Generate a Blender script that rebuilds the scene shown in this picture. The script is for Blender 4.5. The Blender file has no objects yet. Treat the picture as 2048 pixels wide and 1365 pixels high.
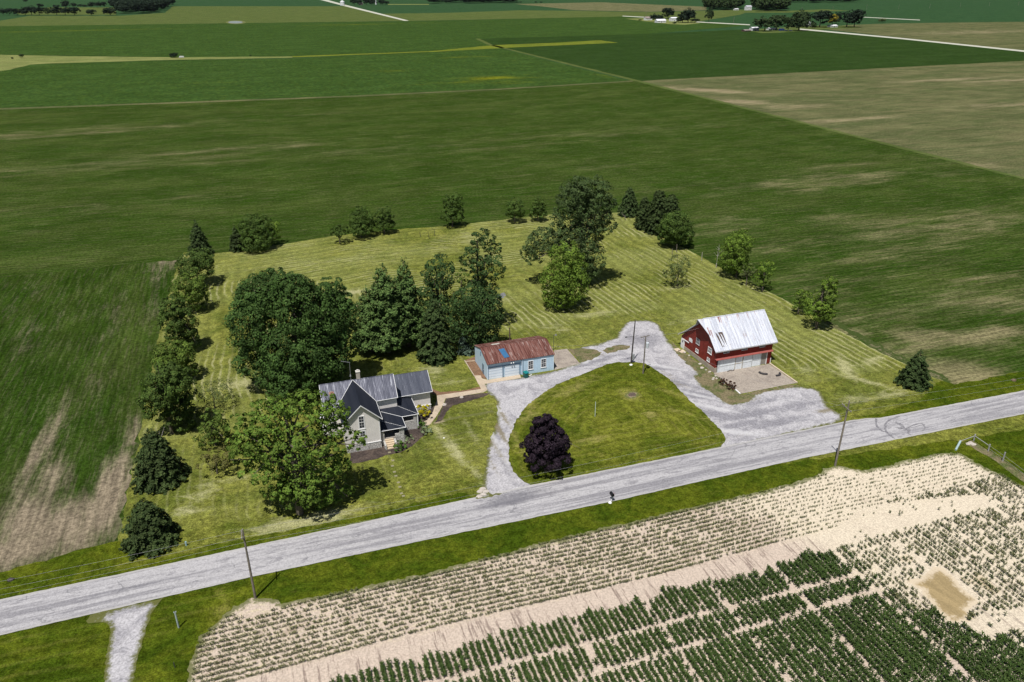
import bpy, math, random
import numpy as np
from mathutils import Matrix, Vector
from mathutils.geometry import delaunay_2d_cdt
SC=bpy.context.scene; COL=SC.collection
RAD=math.radians
# ---------------------------------------------------------------- camera
FPX,PITCH,ROLL,YAW,HC=1551.7,RAD(24.895),RAD(-0.380),RAD(18.403),66.0
cp,sp=math.cos(PITCH),math.sin(PITCH)
FW=np.array([math.sin(YAW)*cp,math.cos(YAW)*cp,-sp]); _r=np.array([math.cos(YAW),-math.sin(YAW),0.]); _u=np.cross(_r,FW)
RT=_r*math.cos(ROLL)+_u*math.sin(ROLL); UP=-_r*math.sin(ROLL)+_u*math.cos(ROLL)
CP=np.array([0.,0.,HC])
cd=bpy.data.cameras.new('camera'); cam=bpy.data.objects.new('camera',cd); COL.objects.link(cam)
cd.sensor_width=36; cd.lens=36*FPX/2048; cd.clip_start=1; cd.clip_end=30000
mm=Matrix([[RT[0],UP[0],-FW[0],0],[RT[1],UP[1],-FW[1],0],[RT[2],UP[2],-FW[2],HC],[0,0,0,1]])
cam.matrix_world=mm; SC.camera=cam
# ---------------------------------------------------------------- sky, sun, exposure
SUNH=(-0.649,-0.762); EL=RAD(65.6)
w=bpy.data.worlds.new('World'); SC.world=w; w.use_nodes=True
nt=w.node_tree; bg=nt.nodes['Background']; sk=nt.nodes.new('ShaderNodeTexSky'); sk.sky_type='NISHITA'; sk.sun_disc=False
sk.sun_elevation=EL; sk.sun_rotation=math.atan2(SUNH[0],SUNH[1]); nt.links.new(sk.outputs[0],bg.inputs[0]); bg.inputs[1].default_value=0.05
sd=bpy.data.lights.new('sun','SUN'); sd.energy=5.0; sd.angle=RAD(.53); sd.color=(1,.965,.91)
so=bpy.data.objects.new('sun',sd); COL.objects.link(so)
so.rotation_euler=Vector((SUNH[0]*math.cos(EL),SUNH[1]*math.cos(EL),math.sin(EL))).to_track_quat('Z','Y').to_euler()
SC.view_settings.view_transform='Standard'; SC.view_settings.look='None'; SC.view_settings.exposure=.18; SC.view_settings.gamma=1
SC.render.resolution_x=1024; SC.render.resolution_y=682
# ---------------------------------------------------------------- helpers
def G(px,py,z=0.):
    d=FW+RT*(px-1024)/FPX-UP*(py-682.5)/FPX
    return CP+d*((z-HC)/d[2])
def GP(pts,z=0.): return [tuple(G(x,y,z)[:2]) for x,y in pts]
def PR(q):
    q=np.asarray(q,float)-CP; d=q@FW; return 1024+FPX*(q@RT)/d, 682.5-FPX*(q@UP)/d
def HT(bx,by,ty):
    B=G(bx,by); lo,hi=0.,80.
    for _ in range(40):
        m=(lo+hi)/2
        if PR(B+np.array([0,0,m]))[1]>ty: lo=m
        else: hi=m
    return lo
def tag(o,label=None,cat=None,group=None,kind=None):
    if label: o['label']=label
    if cat: o['category']=cat
    if group: o['group']=group
    if kind: o['kind']=kind
    return o
def empty(name,loc,label=None,cat=None,group=None,rz=0):
    o=bpy.data.objects.new(name,None); COL.objects.link(o); o.location=loc; o.rotation_euler=(0,0,rz); o.empty_display_size=.3
    return tag(o,label,cat,group)
def np_mesh(name,V,F,mat,smooth=False):
    """V (n,3), F (m,k) array all same k, or list"""
    me=bpy.data.meshes.new(name)
    V=np.asarray(V,np.float32)
    if isinstance(F,np.ndarray):
        k=F.shape[1]; m=len(F)
        me.vertices.add(len(V)); me.vertices.foreach_set('co',V.ravel())
        me.loops.add(m*k); me.loops.foreach_set('vertex_index',F.astype(np.int32).ravel())
        me.polygons.add(m); me.polygons.foreach_set('loop_start',np.arange(0,m*k,k,dtype=np.int32))
        me.update(calc_edges=True)
    else:
        me.from_pydata([tuple(v) for v in V.tolist()],[],F)
    if mat: me.materials.append(mat)
    if smooth: me.polygons.foreach_set('use_smooth',[True]*len(me.polygons))
    me.validate(); me.update()
    return me
def link(name,me,parent=None,loc=(0,0,0)):
    o=bpy.data.objects.new(name,me); COL.objects.link(o); o.location=loc
    if parent: o.parent=parent
    return o
def each(org,name,mat,parent,*calls):
    for c in calls: m=MB(org); c(m); m.build(name,mat,parent)
class MB:
    """collects shapes in world coordinates, builds ONE mesh relative to org"""
    def __init__(s,org=(0,0,0)): s.v=[];s.f=[];s.o=np.array(org,float)
    def add(s,v,f):
        n=len(s.v); s.v+= [tuple(np.array(p,float)-s.o) for p in v]; s.f+=[tuple(i+n for i in q) for q in f]; return s
    def box(s,a,b):
        x0,y0,z0=a;x1,y1,z1=b
        return s.add([(x0,y0,z0),(x1,y0,z0),(x1,y1,z0),(x0,y1,z0),(x0,y0,z1),(x1,y0,z1),(x1,y1,z1),(x0,y1,z1)],
            [(0,3,2,1),(4,5,6,7),(0,1,5,4),(1,2,6,5),(2,3,7,6),(3,0,4,7)])
    def prism(s,poly,d):
        """poly: 3D planar ring; d: offset vector"""
        n=len(poly); d=np.array(d,float); P=[np.array(p,float) for p in poly]
        return s.add(P+[p+d for p in P],[tuple(range(n-1,-1,-1)),tuple(range(n,2*n))]+[(i,(i+1)%n,n+(i+1)%n,n+i) for i in range(n)])
    def tube(s,pts,rs,n=8,cap=True):
        pts=[np.array(p,float) for p in pts]
        if not hasattr(rs,'__len__'): rs=[rs]*len(pts)
        V=[];F=[]
        for i,p in enumerate(pts):
            t=pts[min(i+1,len(pts)-1)]-pts[max(i-1,0)]; t=t/(np.linalg.norm(t)+1e-9)
            a=np.cross(t,[0,0,1.]) if abs(t[2])<.9 else np.cross(t,[1.,0,0]); a/=np.linalg.norm(a); b=np.cross(t,a)
            for k in range(n):
                th=2*math.pi*k/n; V.append(p+rs[i]*(a*math.cos(th)+b*math.sin(th)))
        for i in range(len(pts)-1):
            for k in range(n): F.append((i*n+k,i*n+(k+1)%n,(i+1)*n+(k+1)%n,(i+1)*n+k))
        if cap: F.append(tuple(range(n-1,-1,-1))); F.append(tuple((len(pts)-1)*n+k for k in range(n)))
        return s.add(V,F)
    def build(s,name,mat,parent=None,smooth=False,bevel=0):
        me=np_mesh(name,np.array(s.v),s.f,mat,smooth); o=link(name,me,parent,(0,0,0) if parent else tuple(s.o))
        if bevel:
            m=o.modifiers.new('bevel','BEVEL'); m.width=bevel; m.segments=2; m.limit_method='ANGLE'
        return o
# ---------------------------------------------------------------- shader helper
class NB:
    def __init__(s,name,rough=.9,spec=.2):
        s.m=bpy.data.materials.new(name); s.m.use_nodes=True; s.t=s.m.node_tree; s.b=s.t.nodes['Principled BSDF']
        s.b.inputs['Roughness'].default_value=rough; s.b.inputs['Specular IOR Level'].default_value=spec
        s._pos=None
    def L(s,a,b): s.t.links.new(a,b)
    def N(s,t): return s.t.nodes.new(t)
    def setin(s,i,v):
        if hasattr(v,'is_linked') or isinstance(v,bpy.types.NodeSocket): s.L(v,i)
        elif isinstance(v,tuple) and len(v)==3 and i.type=='RGBA': i.default_value=(*v,1)
        else: i.default_value=v
    def pos(s,sc=(1,1,1),rot=0,obj=False):
        if obj: src=s.N('ShaderNodeTexCoord').outputs['Object']
        else: src=s.N('ShaderNodeNewGeometry').outputs['Position']
        if sc==(1,1,1) and rot==0: return src
        if rot:
            m0=s.N('ShaderNodeMapping'); m0.inputs['Rotation'].default_value=(0,0,rot); s.L(src,m0.inputs[0]); src=m0.outputs[0]
        m=s.N('ShaderNodeMapping'); m.inputs['Scale'].default_value=sc; s.L(src,m.inputs[0]); return m.outputs[0]
    def noise(s,scale,detail=3,rough=.6,vec=None,dist=0):
        n=s.N('ShaderNodeTexNoise'); n.inputs['Scale'].default_value=scale; n.inputs['Detail'].default_value=detail; n.inputs['Roughness'].default_value=rough; n.inputs['Distortion'].default_value=dist
        s.L(vec if vec is not None else s.pos(),n.inputs['Vector']); return n.outputs['Fac']
    def ramp(s,f,stops):
        n=s.N('ShaderNodeMapRange') if all(not isinstance(c,tuple) for _,c in stops) and len(stops)==2 else None
        if n:
            n.interpolation_type='SMOOTHSTEP'
            s.setin(n.inputs[0],f); n.inputs[1].default_value=stops[0][0]; n.inputs[2].default_value=stops[1][0]; n.inputs[3].default_value=stops[0][1]; n.inputs[4].default_value=stops[1][1]; return n.outputs[0]
        n=s.N('ShaderNodeValToRGB'); e=n.color_ramp.elements
        while len(e)<len(stops): e.new(.5)
        for i,(p,c) in enumerate(stops):
            e[i].position=p; e[i].color=(*c,1) if isinstance(c,tuple) else (c,c,c,1)
        s.setin(n.inputs[0],f); return n.outputs[0]
    def mix(s,f,a,b,mode='MIX'):
        n=s.N('ShaderNodeMix'); n.data_type='RGBA'; n.blend_type=mode
        s.setin(n.inputs[0],f); s.setin(n.inputs[6],a); s.setin(n.inputs[7],b); return n.outputs[2]
    def math(s,op,a,b=0.,c=0.):
        n=s.N('ShaderNodeMath'); n.operation=op; s.setin(n.inputs[0],a); s.setin(n.inputs[1],b); s.setin(n.inputs[2],c); return n.outputs[0]
    def mul(s,a,b): return s.math('MULTIPLY',a,b)
    def attr(s,n_): n=s.N('ShaderNodeAttribute'); n.attribute_name=n_; return n.outputs['Fac']
    def scale(s,col,f):  # brightness factor socket
        n=s.N('ShaderNodeVectorMath'); n.operation='SCALE'; s.setin(n.inputs[0],col); s.setin(n.inputs[3],f); return n.outputs[0]
    def bump(s,h,dist=.05,strength=1):
        n=s.N('ShaderNodeBump'); n.inputs['Distance'].default_value=dist; n.inputs['Strength'].default_value=strength; s.L(h,n.inputs['Height']); s.L(n.outputs[0],s.b.inputs['Normal'])
    def out(s,col): s.setin(s.b.inputs['Base Color'],col); return s.m
def flat(name,c,rough=.7,var=.12,sc=2.,spec=.3,metal=0):
    n=NB(name,rough,spec); n.b.inputs['Metallic'].default_value=metal
    a=n.noise(sc,4,.65,n.pos(obj=True)); return n.out(n.scale(c,n.ramp(a,[(.3,1-var),(.7,1+var)])))
def leafmat(name,c1,c2,trans=.16,var=.6):
    n=NB(name,.75,.15); gi=n.N('ShaderNodeNewGeometry')
    r=gi.outputs['Random Per Island']; col=n.mix(r,c1,c2)
    ns=n.noise(.35,2,.5,n.pos(obj=True)); col=n.scale(col,n.ramp(ns,[(.3,1-var*.5),(.7,1+var*.5)])); n.out(col)
    tr=n.N('ShaderNodeBsdfTranslucent'); n.L(col,tr.inputs[0]); mx=n.N('ShaderNodeMixShader'); mx.inputs[0].default_value=trans
    n.L(n.b.outputs[0],mx.inputs[1]); n.L(tr.outputs[0],mx.inputs[2]); n.L(mx.outputs[0],n.t.nodes['Material Output'].inputs[0]); return n.m
# ---------------------------------------------------------------- ground sheets
def inpoly(P,poly):
    x,y=P[:,0],P[:,1]; r=np.zeros(len(P),bool); n=len(poly)
    for i in range(n):
        x0,y0=poly[i];x1,y1=poly[(i+1)%n]
        if y0==y1: continue
        c=((y0>y)!=(y1>y))&(x<(x1-x0)*(y-y0)/(y1-y0)+x0); r^=c
    return r
def edist(P,poly):
    d=np.full(len(P),1e9); n=len(poly)
    for i in range(n):
        a=np.array(poly[i]);b=np.array(poly[(i+1)%n]);ab=b-a
        t=np.clip(((P-a)@ab)/(ab@ab+1e-12),0,1); d=np.minimum(d,np.hypot(*(P-a-t[:,None]*ab).T))
    return d
def wob(x,y,s):  # cheap smooth pseudo-noise
    return (math.sin(x*s+1.3*math.sin(y*s*.7))+math.sin(y*s*1.3+2.1+1.7*math.sin(x*s*.6))+.6*math.sin((x+y)*s*2.9)+.4*math.sin((x-y)*s*5.3))/3
def sheet(name,poly,z,mat,res=4.,jit=.15,step=.8,attrs={},edgepoly=None,label=None,kind='structure',cat=None):
    rnd=random.Random(len(name)*77+int(abs(poly[0][0])*10))
    B=[];n=len(poly)
    for i in range(n):
        a=poly[i];b=poly[(i+1)%n]; L=math.hypot(b[0]-a[0],b[1]-a[1]); k=max(1,min(600,int(L/step)))
        for j in range(k):
            t=j/k; x=a[0]+(b[0]-a[0])*t; y=a[1]+(b[1]-a[1])*t
            if jit:
                x+=jit*(wob(x,y,.9)+.7*rnd.uniform(-1,1)); y+=jit*(wob(y+40,x,.9)+.7*rnd.uniform(-1,1))
            B.append((x,y))
    xs=[p[0] for p in B];ys=[p[1] for p in B]
    gx_,gy_=np.meshgrid(np.arange(min(xs),max(xs),res)+.37*res,np.arange(min(ys),max(ys),res)+.31*res)
    I=np.stack([gx_.ravel(),gy_.ravel()],1); I=I[inpoly(I,B)]
    if len(I): I=I[edist(I,poly)>res*.45]
    pts=[Vector(p) for p in B]+[Vector(p) for p in I.tolist()]
    nb=len(B); r=delaunay_2d_cdt(pts,[(i,(i+1)%nb) for i in range(nb)],[],1,1e-5)
    V=np.array([(v[0],v[1],z) for v in r[0]]); F=np.array([f if len(f)==3 else f[:3] for f in r[2]])
    # orient up
    a,b,c=V[F[:,0]],V[F[:,1]],V[F[:,2]]; cr=(b[:,0]-a[:,0])*(c[:,1]-a[:,1])-(b[:,1]-a[:,1])*(c[:,0]-a[:,0]); F[cr<0]=F[cr<0][:,::-1]
    me=np_mesh(name,V,F,mat); P=V[:,:2]
    # validate may not alter verts
    e=edist(P,edgepoly or B)
    at=me.attributes.new('edge','FLOAT','POINT'); at.data.foreach_set('value',e.astype(np.float32))
    for k,fn in attrs.items():
        at=me.attributes.new(k,'FLOAT','POINT'); at.data.foreach_set('value',np.asarray(fn(P),np.float32))
    o=link(name,me); tag(o,label,cat,None,kind); return o
def blobs(lst,world=False):
    """lst of (px,py,rx_m,ry_m,strength[,rot deg])"""
    Q=[]
    for b in lst:
        c=b[:2] if world else G(b[0],b[1])[:2]; Q.append((c[0],c[1],b[2],b[3],b[4],RAD(b[5]) if len(b)>5 else 0))
    def fn(P):
        v=np.zeros(len(P))
        for x,y,rx,ry,s_,a in Q:
            dx,dy=P[:,0]-x,P[:,1]-y; u=(dx*math.cos(a)+dy*math.sin(a))/rx; w_=(-dx*math.sin(a)+dy*math.cos(a))/ry
            v=np.maximum(v,s_*np.exp(-(u*u+w_*w_)))
        return v
    return fn
# ---- ground materials
def m_field(name,dark,mid,tan,rows='x',speck=1.,patch=.5,rowamp=.25,sps=1.3):
    n=NB(name,1.,.0); st=((.12,1,1) if rows=='x' else (1,.12,1)) if sps==1.3 else (.5,1,1); st2=(.02,.25,1) if rows=='x' else (.25,.02,1)
    a=n.noise(.06,5,.65,n.pos((.35,1,1) if rows=='x' else (1,.35,1)),.6)
    col=n.mix(n.mul(n.ramp(a,[(.38,0.),(.68,1.)]),.75),dark,mid)
    s2=n.noise(1.,4,.7,n.pos(st2)); col=n.mix(n.mul(n.ramp(s2,[(.48,0.),(.75,1.)]),.55*patch+.2),col,mid)
    bare=n.mul(n.attr('bare'),1.1); fine=n.noise(.9,5,.8,n.pos(st)); f2=n.noise(.12,5,.7,n.pos((.3,1,1) if rows=='x' else (1,.3,1)))
    t=n.math('ADD',n.math('ADD',bare,n.mul(n.math('SUBTRACT',fine,.5),1.5)),n.mul(n.math('SUBTRACT',f2,.5),1.6))
    col=n.mix(n.ramp(t,[(.14,0.),(1.,.95)]),col,tan)
    col=n.mix(n.mul(n.attr('lush'),.8),col,dark)
    n3=n.noise(1.,5,.85,n.pos((.12,1.6,1) if rows=='x' else (1.6,.12,1))); col=n.mix(n.mul(n.ramp(n3,[(.5,0.),(.62,1.)]),.30 if rows=='x' else .16),col,tan)
    col=n.scale(col,n.ramp(n.noise(sps,5,.85),[(.36,1-.42*speck),(.64,1+.42*speck)]))
    col=n.scale(col,n.ramp(n.noise(.05,4,.7),[(.35,.9),(.65,1.1)]))
    col=n.scale(col,n.ramp(n.noise(1.4,3,.7,n.pos((.05,1,1) if rows=='x' else (1,.05,1))),[(.3,1-rowamp),(.7,1+rowamp)]))
    return n.out(col)
def m_lawn(name,dk,lt,straw,stripe=1.,period=1.5,dry=0.):
    n=NB(name,1.,.0)
    col=n.mix(n.ramp(n.noise(.13,5,.7,None,.8),[(.36,0.),(.66,1.)]),dk,lt)
    col=n.scale(col,n.ramp(n.noise(1.1,5,.85),[(.34,.58),(.66,1.42)]))
    if dry: col=n.mix(n.mul(n.mul(n.attr('mow'),n.ramp(n.noise(.035,4,.65,None,.5),[(.36,.25),(.60,1.)])),dry),col,(.190,.203,.062)); col=n.scale(col,n.ramp(n.noise(.9,5,.85,None,.5),[(.34,.72),(.66,1.28)]))
    ed=n.attr('edge'); wobn=n.mul(n.noise(.05,3,.6),5.)
    ph=n.mul(n.math('ADD',ed,wobn),2*math.pi/period); sn=n.math('SINE',ph)
    mask=n.mul(n.ramp(n.noise(.05,4,.7),[(.44,.0),(.62,1.)]),n.attr('mow'))
    col=n.scale(col,n.math('ADD',1.,n.mul(n.math('SINE',n.mul(ph,.5)),n.mul(n.attr('mow'),.13))))
    brk=n.ramp(n.noise(.6,5,.75),[(.32,.25),(.62,1.)])
    s1=n.mul(n.mul(n.ramp(sn,[(.35,0.),(1.,1.)]),mask),n.mul(brk,.85*stripe)); col=n.mix(s1,col,straw)
    s2=n.mul(n.mul(n.ramp(n.mul(sn,-1.),[(.2,0.),(1.,1.)]),mask),.35*stripe); col=n.mix(s2,col,n.scale(dk,.8))
    pn=n.math('ADD',n.attr('dry'),n.mul(n.math('SUBTRACT',n.noise(.5,6,.85,n.pos((.45,1,1),.15),1.2),.5),1.9)); col=n.mix(n.mul(n.ramp(pn,[(.12,0.),(.75,1.)]),.85),col,straw)
    col=n.scale(col,n.ramp(n.noise(4.5,2,.85),[(.34,.7),(.66,1.3)]))
    n.bump(n.noise(2.0,4,.85),.22,.8)
    return n.out(col)
FD,FM,FT=(.020,.043,.0050),(.043,.063,.013),(.17,.15,.08)
M_fieldA=m_field('soybean_field',FD,FM,FT)
M_fieldL=m_field('soybean_rows',(.018,.039,.0045),(.040,.058,.012),(.19,.155,.11),'y',rowamp=.3)
M_fieldB=m_field('thin_soybean_field',(.06,.075,.028),(.12,.115,.055),(.23,.19,.115),'x',patch=.8)
M_corn=m_field('corn_field',(.024,.053,.012),(.034,.068,.017),(.13,.14,.010),'x',speck=.8,patch=.2,rowamp=.08,sps=.3)
M_dark=m_field('dark_green_field',(.018,.040,.008),(.026,.050,.012),(.05,.06,.03),'x',speck=.5,patch=.2,rowamp=.08,sps=.3)
M_olive=m_field('olive_field',(.058,.085,.022),(.086,.105,.033),(.15,.14,.06),'x',speck=.5,patch=.6,rowamp=.1)
M_teal=m_field('far_corn_field',(.021,.056,.022),(.030,.066,.026),(.08,.1,.04),'x',speck=.4,patch=.2,rowamp=.05,sps=.15)
M_strip=m_field('dry_grass_strip',(.12,.145,.045),(.17,.18,.065),(.28,.25,.11),'x',speck=.5)
M_ystrip=m_field('weedy_strip',(.09,.12,.015),(.14,.15,.02),(.2,.19,.05),'x',speck=1.)
M_lawn=m_lawn('mown_lawn',(.070,.088,.013),(.150,.155,.030),(.33,.32,.165),dry=.62)
M_isl=m_lawn('island_lawn',(.054,.074,.007),(.120,.130,.017),(.27,.24,.08),.3,1.3)
M_verge=m_lawn('verge_grass',(.034,.056,.004),(.080,.096,.008),(.20,.19,.045),.25,2.)
def m_grit(name,base,dark,amp=.25,edgecol=None,sx=(1,1,1),edgew=.8,strk=.6):
    n=NB(name,.92,.2)
    col=n.mix(n.ramp(n.noise(.35,6,.7,n.pos(sx),1.),[(.44,0.),(.62,strk)]),base,dark)
    col=n.mix(n.mul(n.ramp(n.math('ADD',n.attr('dark'),n.mul(n.math('SUBTRACT',n.noise(.8,5,.8),.5),1.5)),[(.25,0.),(.8,1.)]),.85),col,dark)
    col=n.scale(col,n.ramp(n.noise(3.5,4,.9),[(.36,1-amp),(.64,1+amp)]))
    if edgecol:
        e=n.math('ADD',n.mul(n.attr('edge'),1/edgew),n.mul(n.math('SUBTRACT',n.noise(1.6,5,.8),.5),2.6)); col=n.mix(n.ramp(e,[(.1,1.),(1.,0.)]),col,edgecol)
    col=n.mix(n.mul(n.ramp(n.math('ADD',n.attr('light'),n.mul(n.math('SUBTRACT',n.noise(.9,4,.8),.5),1.2)),[(.3,0.),(.85,1.)]),.7),col,(.47,.465,.475))
    col=n.mix(n.mul(n.ramp(n.math('ADD',n.attr('grass'),n.mul(n.math('SUBTRACT',n.noise(1.5,5,.85),.5),1.6)),[(.25,0.),(.75,1.)]),.8),col,(.15,.125,.07))
    n.bump(n.noise(7,3,.8),.03,.5)
    return n.out(col)
def m_road():
    n=NB('chip_seal_road',.9,.2); base=(.35,.342,.352); dk=(.175,.170,.186)
    s=n.noise(.5,6,.75,n.pos((.06,1.6,1)),.3); col=n.mix(n.ramp(s,[(.44,0.),(.6,.8)]),base,dk)
    s=n.noise(.9,6,.8,n.pos((.35,1.5,1)),.5); col=n.mix(n.ramp(s,[(.52,0.),(.62,.75)]),col,dk)
    col=n.mix(n.mul(n.ramp(n.math('ADD',n.attr('dark'),n.mul(n.math('SUBTRACT',n.noise(1.2,5,.8),.5),1.)),[(.3,0.),(.8,1.)]),.75),col,(.12,.118,.135))
    col=n.scale(col,n.ramp(n.noise(4,3,.9),[(.36,.84),(.64,1.16)]))
    # thin tar cracks
    v=n.N('ShaderNodeTexVoronoi'); v.feature='DISTANCE_TO_EDGE'; v.inputs['Scale'].default_value=.16; wv=n.N('ShaderNodeVectorMath'); wv.operation='ADD'; nn=n.N('ShaderNodeTexNoise'); nn.inputs['Scale'].default_value=.5; n.L(n.pos(),nn.inputs['Vector']); sc=n.N('ShaderNodeVectorMath'); sc.operation='SCALE'; sc.inputs[3].default_value=3.; n.L(nn.outputs['Color'],sc.inputs[0]); n.L(sc.outputs[0],wv.inputs[0]); n.L(n.pos(),wv.inputs[1]); n.L(wv.outputs[0],v.inputs['Vector'])
    crk=n.mul(n.ramp(v.outputs['Distance'],[(.002,1.),(.012,0.)]),n.ramp(n.noise(.3,2),[(.5,0.),(.6,.5)])); col=n.mix(crk,col,(.09,.09,.1))
    e=n.math('ADD',n.mul(n.attr('edge'),1/.5),n.mul(n.math('SUBTRACT',n.noise(1.2,4,.8),.5),1.6)); col=n.mix(n.ramp(e,[(.2,.85),(1.,0.)]),col,(.36,.35,.34))
    return n.out(col)
M_road=m_road()
M_gravel=m_grit('gravel',(.365,.355,.37),(.185,.18,.20),.28,(.095,.10,.028),edgew=.8)
M_conc=m_grit('tan_concrete',(.42,.345,.26),(.30,.25,.195),.12,None)
M_conc2=m_grit('stained_concrete',(.30,.26,.22),(.19,.16,.14),.2,None)
M_mulch=m_grit('dark_mulch',(.045,.034,.03),(.10,.075,.06),.4,None)
M_mulchb=m_grit('brown_mulch',(.17,.10,.06),(.10,.065,.04),.4,None)
M_weeds=m_grit('weedy_gravel',(.15,.125,.07),(.075,.09,.028),.4,None,strk=1.)
M_dirt=m_grit('dry_dirt',(.34,.26,.19),(.22,.17,.12),.2,(.1,.11,.03))
M_dirtg=m_grit('bare_field_soil',(.25,.195,.135),(.13,.12,.055),.25,(.035,.055,.008),edgew=2.2)
M_whiteroad=m_grit('pale_gravel_road',(.42,.42,.35),(.33,.33,.27),.1,None)
M_mud=m_grit('wet_mud',(.30,.225,.115),(.20,.15,.075),.12,(.50,.42,.31),sx=(1.2,.25,1),edgew=1.)
def m_soil():
    n=NB('sandy_soil',.95,.1)
    pk,sand=(.49,.405,.335),(.575,.50,.39)
    col=n.mix(n.ramp(n.math('ADD',n.attr('sand'),n.mul(n.math('SUBTRACT',n.noise(.15,4,.7),.5),.6)),[(.2,0.),(.7,1.)]),pk,sand)
    trk=n.mul(n.ramp(n.noise(1.9,4,.8,n.pos((1,.07,1))),[(.535,0.),(.60,1.)]),n.attr('track')); col=n.mix(n.mul(trk,.7),col,(.17,.125,.105))
    res=n.mul(n.ramp(n.noise(1.6,5,.85,n.pos((.5,1.6,1))),[(.48,0.),(.66,.75)]),n.attr('trash')); col=n.mix(res,col,(.56,.50,.31))
    res=n.mul(n.ramp(n.noise(.45,5,.8,n.pos((.5,1,1))),[(.5,0.),(.7,.5)]),n.attr('trash')); col=n.mix(res,col,(.23,.165,.12))
    col=n.mix(n.mul(n.ramp(n.noise(.4,5,.75,None,1.),[(.52,0.),(.75,1.)]),.35),col,(.29,.22,.175))
    col=n.scale(col,n.ramp(n.noise(4,4,.9),[(.36,.76),(.64,1.2)])); n.bump(n.noise(2.5,5,.85),.16,.8)
    e=n.math('ADD',n.mul(n.attr('edge'),.8),n.mul(n.math('SUBTRACT',n.noise(1.3,5,.85),.5),3.2)); col=n.mix(n.ramp(e,[(.15,.85),(.75,0.)]),col,(.085,.10,.022))
    return n.out(col)
M_soil=m_soil()
Z=lambda P:np.zeros(len(P))
ONE=lambda P:np.ones(len(P))
# ---- base ground to the horizon
base=MB(); base.add([(-9000,-3000,-.12),(12000,-3000,-.12),(12000,16000,-.12),(-9000,16000,-.12)],[(0,1,2,3)])
tag(base.build('ground',M_teal),kind='structure')
FB=dict(bare=Z)
yb=526.
tanA=blobs([(60,270,80,12,.42),(250,255,60,9,.36),(450,300,60,8,.42),(150,335,70,8,.42),(100,420,50,8,.3),(330,400,40,5,.3),(760,300,60,6,.3),(1300,260,80,12,.25),(1650,360,60,14,.42),(1850,460,50,16,.48),(1950,600,30,12,.4),(1700,640,20,8,.35),(1500,450,40,8,.3),(1700,560,30,10,.3),(430,325,40,3,.45),(640,228,40,3,.4),(1640,440,16,5,.6),(1550,500,18,2,.45,-20),(1800,520,20,3,.45,-15),(1900,560,22,3,.5,-10),
 (1985,672,9,3.5,.95,20),(1880,672,11,3.5,.95,-25),(1840,690,8,3.5,.7),(1915,745,9,5,1.3,0),(1690,665,14,1.6,.95,-52),(1750,695,12,1.8,.8,-45),(1985,655,7,2,.6,30),(1950,300,60,8,.3),(1700,330,50,4,.35),(1250,330,60,4,.25),(950,300,60,4,.3),(1500,420,40,4,.3),(1975,440,30,5,.4),(1990,240,80,6,.35)])
sheet('soybean_field',[(-420,60),(700,60),(700,380),GP([(2048,357)])[0],(276,yb),(273,yb+9),(-560,yb+14)],0,M_fieldA,res=5,jit=0,step=20,attrs=dict(bare=tanA,lush=blobs([(1560,425,5,28,.9,8),(1680,470,5,22,.9,8),(1800,590,7,16,.9),(1480,370,5,20,.8,8),(700,450,30,3,.9),(900,425,20,3,.9),(580,470,14,3,.9),(1180,405,20,4,.8),(1330,480,2.5,14,.8,0),(1450,560,2,14,.8),(1600,620,3,10,.8),(1900,720,12,3,.8),(1740,760,4,8,.5),(60,490,40,4,.8),(300,470,20,3,.6)])))
# left field with rows running north-south
lf=GP([(355,520),(330,620),(300,760),(285,850),(262,960),(239,1082),(164,1103),(79,1126),(0,1147),(-300,1215)])
tanL=blobs([(60,1040,5,8,.8),(150,1050,7,8,.95),(225,990,3.2,12,1.05),(264,880,1.6,10,.8),(80,900,1.5,16,.85,-5),(30,1100,8,3.5,.9),(330,520,6,9,.55),(310,600,2,20,.35),(210,700,3,30,.3),(30,700,3,30,.2),(110,950,4,8,.6)])
sheet('soybean_field',[(-230,lf[0][1]+2)]+lf+[(-230,lf[-1][1])],.012,M_fieldL,res=1.6,jit=.8,step=1.5,attrs=dict(bare=tanL))
E_=GP
sheet('thin_crop_field',E_([(1280,163),(2048,357),(2700,520),(2700,88),(2048,122),(1320,160)]),.02,M_fieldB,res=10,jit=.5,step=5,
  attrs=dict(bare=blobs([(1400,180,40,9,.9,-50),(1490,205,25,10,.8,-50),(1600,215,25,6,.8),(1700,240,40,6,.6),(1900,160,60,7,.75),(1750,140,60,5,.5),(2000,210,40,6,.85),(1950,330,20,5,.5),(2048,160,60,7,.7),(1820,262,12,1.5,.9)])))
sheet('corn_field',E_([(-500,160),(0,143),(20,140),(60,130),(90,128),(340,121),(585,117),(870,104),(985,93),(1262,163),(700,193),(0,218),(-500,240)]),.03,M_corn,res=14,jit=.6,step=6,
  attrs=dict(bare=blobs([(985,156,26,9,1.1),(1060,165,40,4,.7),(930,166,40,4,.7),(770,142,30,10,.35),(1210,152,10,14,.4),(930,115,30,6,.5),(380,167,40,3,.4)])))
sheet('dirt_track',E_([(0,217),(350,205),(700,192),(1000,178),(1265,161.6),(1265,163.6),(1000,180),(700,194.5),(350,207.5),(0,220)]),.045,M_fieldB,res=20,jit=.3,step=6,attrs=FB)
sheet('farm_lane',E_([(958,77.5),(985,90),(1280,162),(2048,356),(2700,519),(2700,526),(2048,360),(1278,165),(975,90),(950,78)]),.05,M_olive,res=20,jit=.5,step=5,attrs=FB)
sheet('grass_strip',E_([(-500,98),(0,110),(150,113),(340,115),(585,113.5),(585,116),(340,120.5),(90,128),(60,130),(20,140),(0,143),(-500,165)]),.05,M_strip,res=14,jit=.6,step=8,attrs=FB)
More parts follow.
